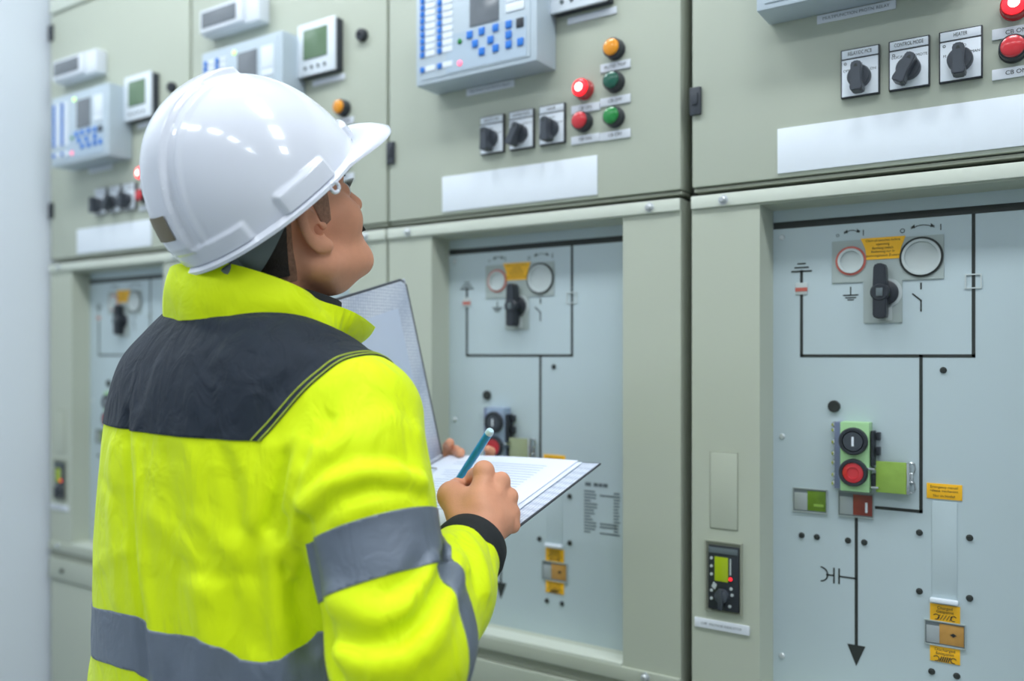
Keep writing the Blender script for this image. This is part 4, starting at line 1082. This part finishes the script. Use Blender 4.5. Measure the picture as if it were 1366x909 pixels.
def sheet(name, label, s0, s1, h0, h1, lift, m, curl=0.):
    n1, n2 = 16, 10; V, F = [], []
    for i in range(n1+1):
        for j in range(n2+1):
            s = s0+(s1-s0)*i/n1; h_ = h0+(h1-h0)*j/n2
            z_ = lift+curl*(1-i/n1)**2*0+.0022*sin(pi*i/n1)*sin(1+2*j/n2)
            V.append(FB+fw*s+fn*h_+fm*z_)
    for i in range(n1):
        for j in range(n2): a = i*(n2+1)+j; F.append((a, a+n2+1, a+n2+2, a+1))
    V = np.array(V); c_ = V.mean(0); nv = len(V); V2 = np.concatenate([V, V-fm*.0006]); F2 = F+[tuple(x+nv for x in f[::-1]) for f in F]
    bd = [i*(n2+1) for i in range(n1+1)]+[n1*(n2+1)+j for j in range(1, n2+1)]+[i*(n2+1)+n2 for i in range(n1-1, -1, -1)]+[j for j in range(n2-1, 0, -1)]
    for a, b in zip(bd, bd[1:]+bd[:1]): F2.append((a, b, b+nv, a+nv))
    me = bpy.data.meshes.new(name); me.from_pydata([tuple(v-c_) for v in V2], [], F2)
    bm_ = bmesh.new(); bm_.from_mesh(me); bmesh.ops.recalc_face_normals(bm_, faces=bm_.faces); bm_.to_mesh(me); bm_.free()
    o = link(name, me, m, None, True, 60); o.location = c_; return tag(o, label, 'paper', 'sheets in the open folder'), c_
s2, _ = sheet('paper_sheet', 'plain white sheet beneath the printed one, its edge peeking out beside the lining', .026, FL-.02, .004, FH-.004, .0016, M['paper2'])
s1, sc_ = sheet('paper_sheet', 'white sheet with faint printed lines on top, under the writing hand', .034, FL-.016, .002, FH-.006, .0034, M['paper'])
q = MB(); rs = random.Random(2)
for k in range(20):
    h_ = .03+.0085*k
    if h_ > FH-.02: break
    a0 = .07; L_ = .13+.04*rs.random()
    o_ = FB+fw*a0+fn*h_+fm*.0055-sc_
    pts = [FB+fw*(a0+L_*i/14)+fn*h_+fm*(.0034+.0022*sin(pi*((a0+L_*i/14-.034)/(FL-.05)))*sin(1+2*(h_-.002)/(FH-.008))+.0003)-sc_ for i in range(15)]
    V = [p_ for p_ in pts]+[p_+fn*.0014 for p_ in pts]; q.verts([tuple(v) for v in V], [(i, i+1, 16+i, 15+i) for i in range(14)])
note(q.build('printed_lines', mat('pale_print', (160,176,208), .6), s1, smooth=False), 'faint grey printed lines')
Pt = on_plane(600, 668)+fm*.0075; Pe = pix(655, 574, 1.12); q = MB(); dd = (Pe-Pt)/np.linalg.norm(Pe-Pt); pc = (Pt+Pe)/2
L_ = np.linalg.norm(Pe-Pt)
q.tube([Pt+dd*.002-pc, Pt+dd*.016-pc, Pt+dd*.022-pc, Pe-dd*.007-pc], [.0006, .0040, .0052, .0055], 16)
pen = tag(q.build('pen', M['pen'], None, angle=50), 'teal ballpoint pen held in the writing hand above the sheet', 'pen'); pen.location = pc
q = MB(); q.tube([Pe-dd*.007-pc, Pe-dd*.002-pc, Pe-pc], [.0055, .0053, .0040], 16); note(q.build('pen_end_cap', M['penend'], pen), 'pale end cap')

# ------------------------------------------------------------------ lights
def ceiling_light(xc, yc, label, sx=.6, sy=.3, power=0):
    t = thing('ceiling_light', label, 'ceiling light', (xc, yc, RZ-.03), 'ceiling light panels over the aisle')
    q = MB()
    for a0, a1, b0, b1 in ((-sx/2, sx/2, -sy/2, -sy/2+.015), (-sx/2, sx/2, sy/2-.015, sy/2), (-sx/2, -sx/2+.015, -sy/2, sy/2), (sx/2-.015, sx/2, -sy/2, sy/2)): q.box(a0, a1, b0, b1, -.012, .03)
    q.build('light_frame', M['alu'], t, smooth=False)
    q = MB(); q.box(-sx/2+.014, sx/2-.014, -sy/2+.014, sy/2-.014, -.004, .028); q.build('diffuser', M['diff'], t, smooth=False)
    return t
k = 0
for yc in (-.7, -2.2):
    for xc in (-1.9, -1.0, -.1, .8, 1.9):
        ceiling_light(xc, yc, 'white ceiling light panel out of view over the aisle'); k += 1
        l = bpy.data.lights.new('panel_light', 'AREA'); l.shape = 'RECTANGLE'; l.size = .56; l.size_y = .27; l.energy = 8.2 if yc > -1 else 3.8; l.color = (.94, .98, 1.)
        o = bpy.data.objects.new('panel_light', l); C.objects.link(o); o.location = (xc, yc, RZ-.05)
w = bpy.data.worlds.new('World'); bpy.context.scene.world = w; w.use_nodes = True
w.node_tree.nodes['Background'].inputs[0].default_value = (.9, .95, 1, 1); w.node_tree.nodes['Background'].inputs[1].default_value = .3

# ------------------------------------------------------------------ camera
cam = bpy.data.cameras.new('Camera'); co = bpy.data.objects.new('Camera', cam); C.objects.link(co)
co.location = CAM; co.rotation_euler = (pi/2, 0, TH)
cam.sensor_width = 36; cam.lens = FPX/1366*36; cam.shift_y = (473-454.5)/1366
cam.clip_start = .02
cam.dof.use_dof = True; cam.dof.focus_distance = 1.05; cam.dof.aperture_fstop = 2.2
sc = bpy.context.scene; sc.camera = co
sc.view_settings.view_transform = 'Standard'; sc.view_settings.look = 'None'; sc.view_settings.exposure = 0.0
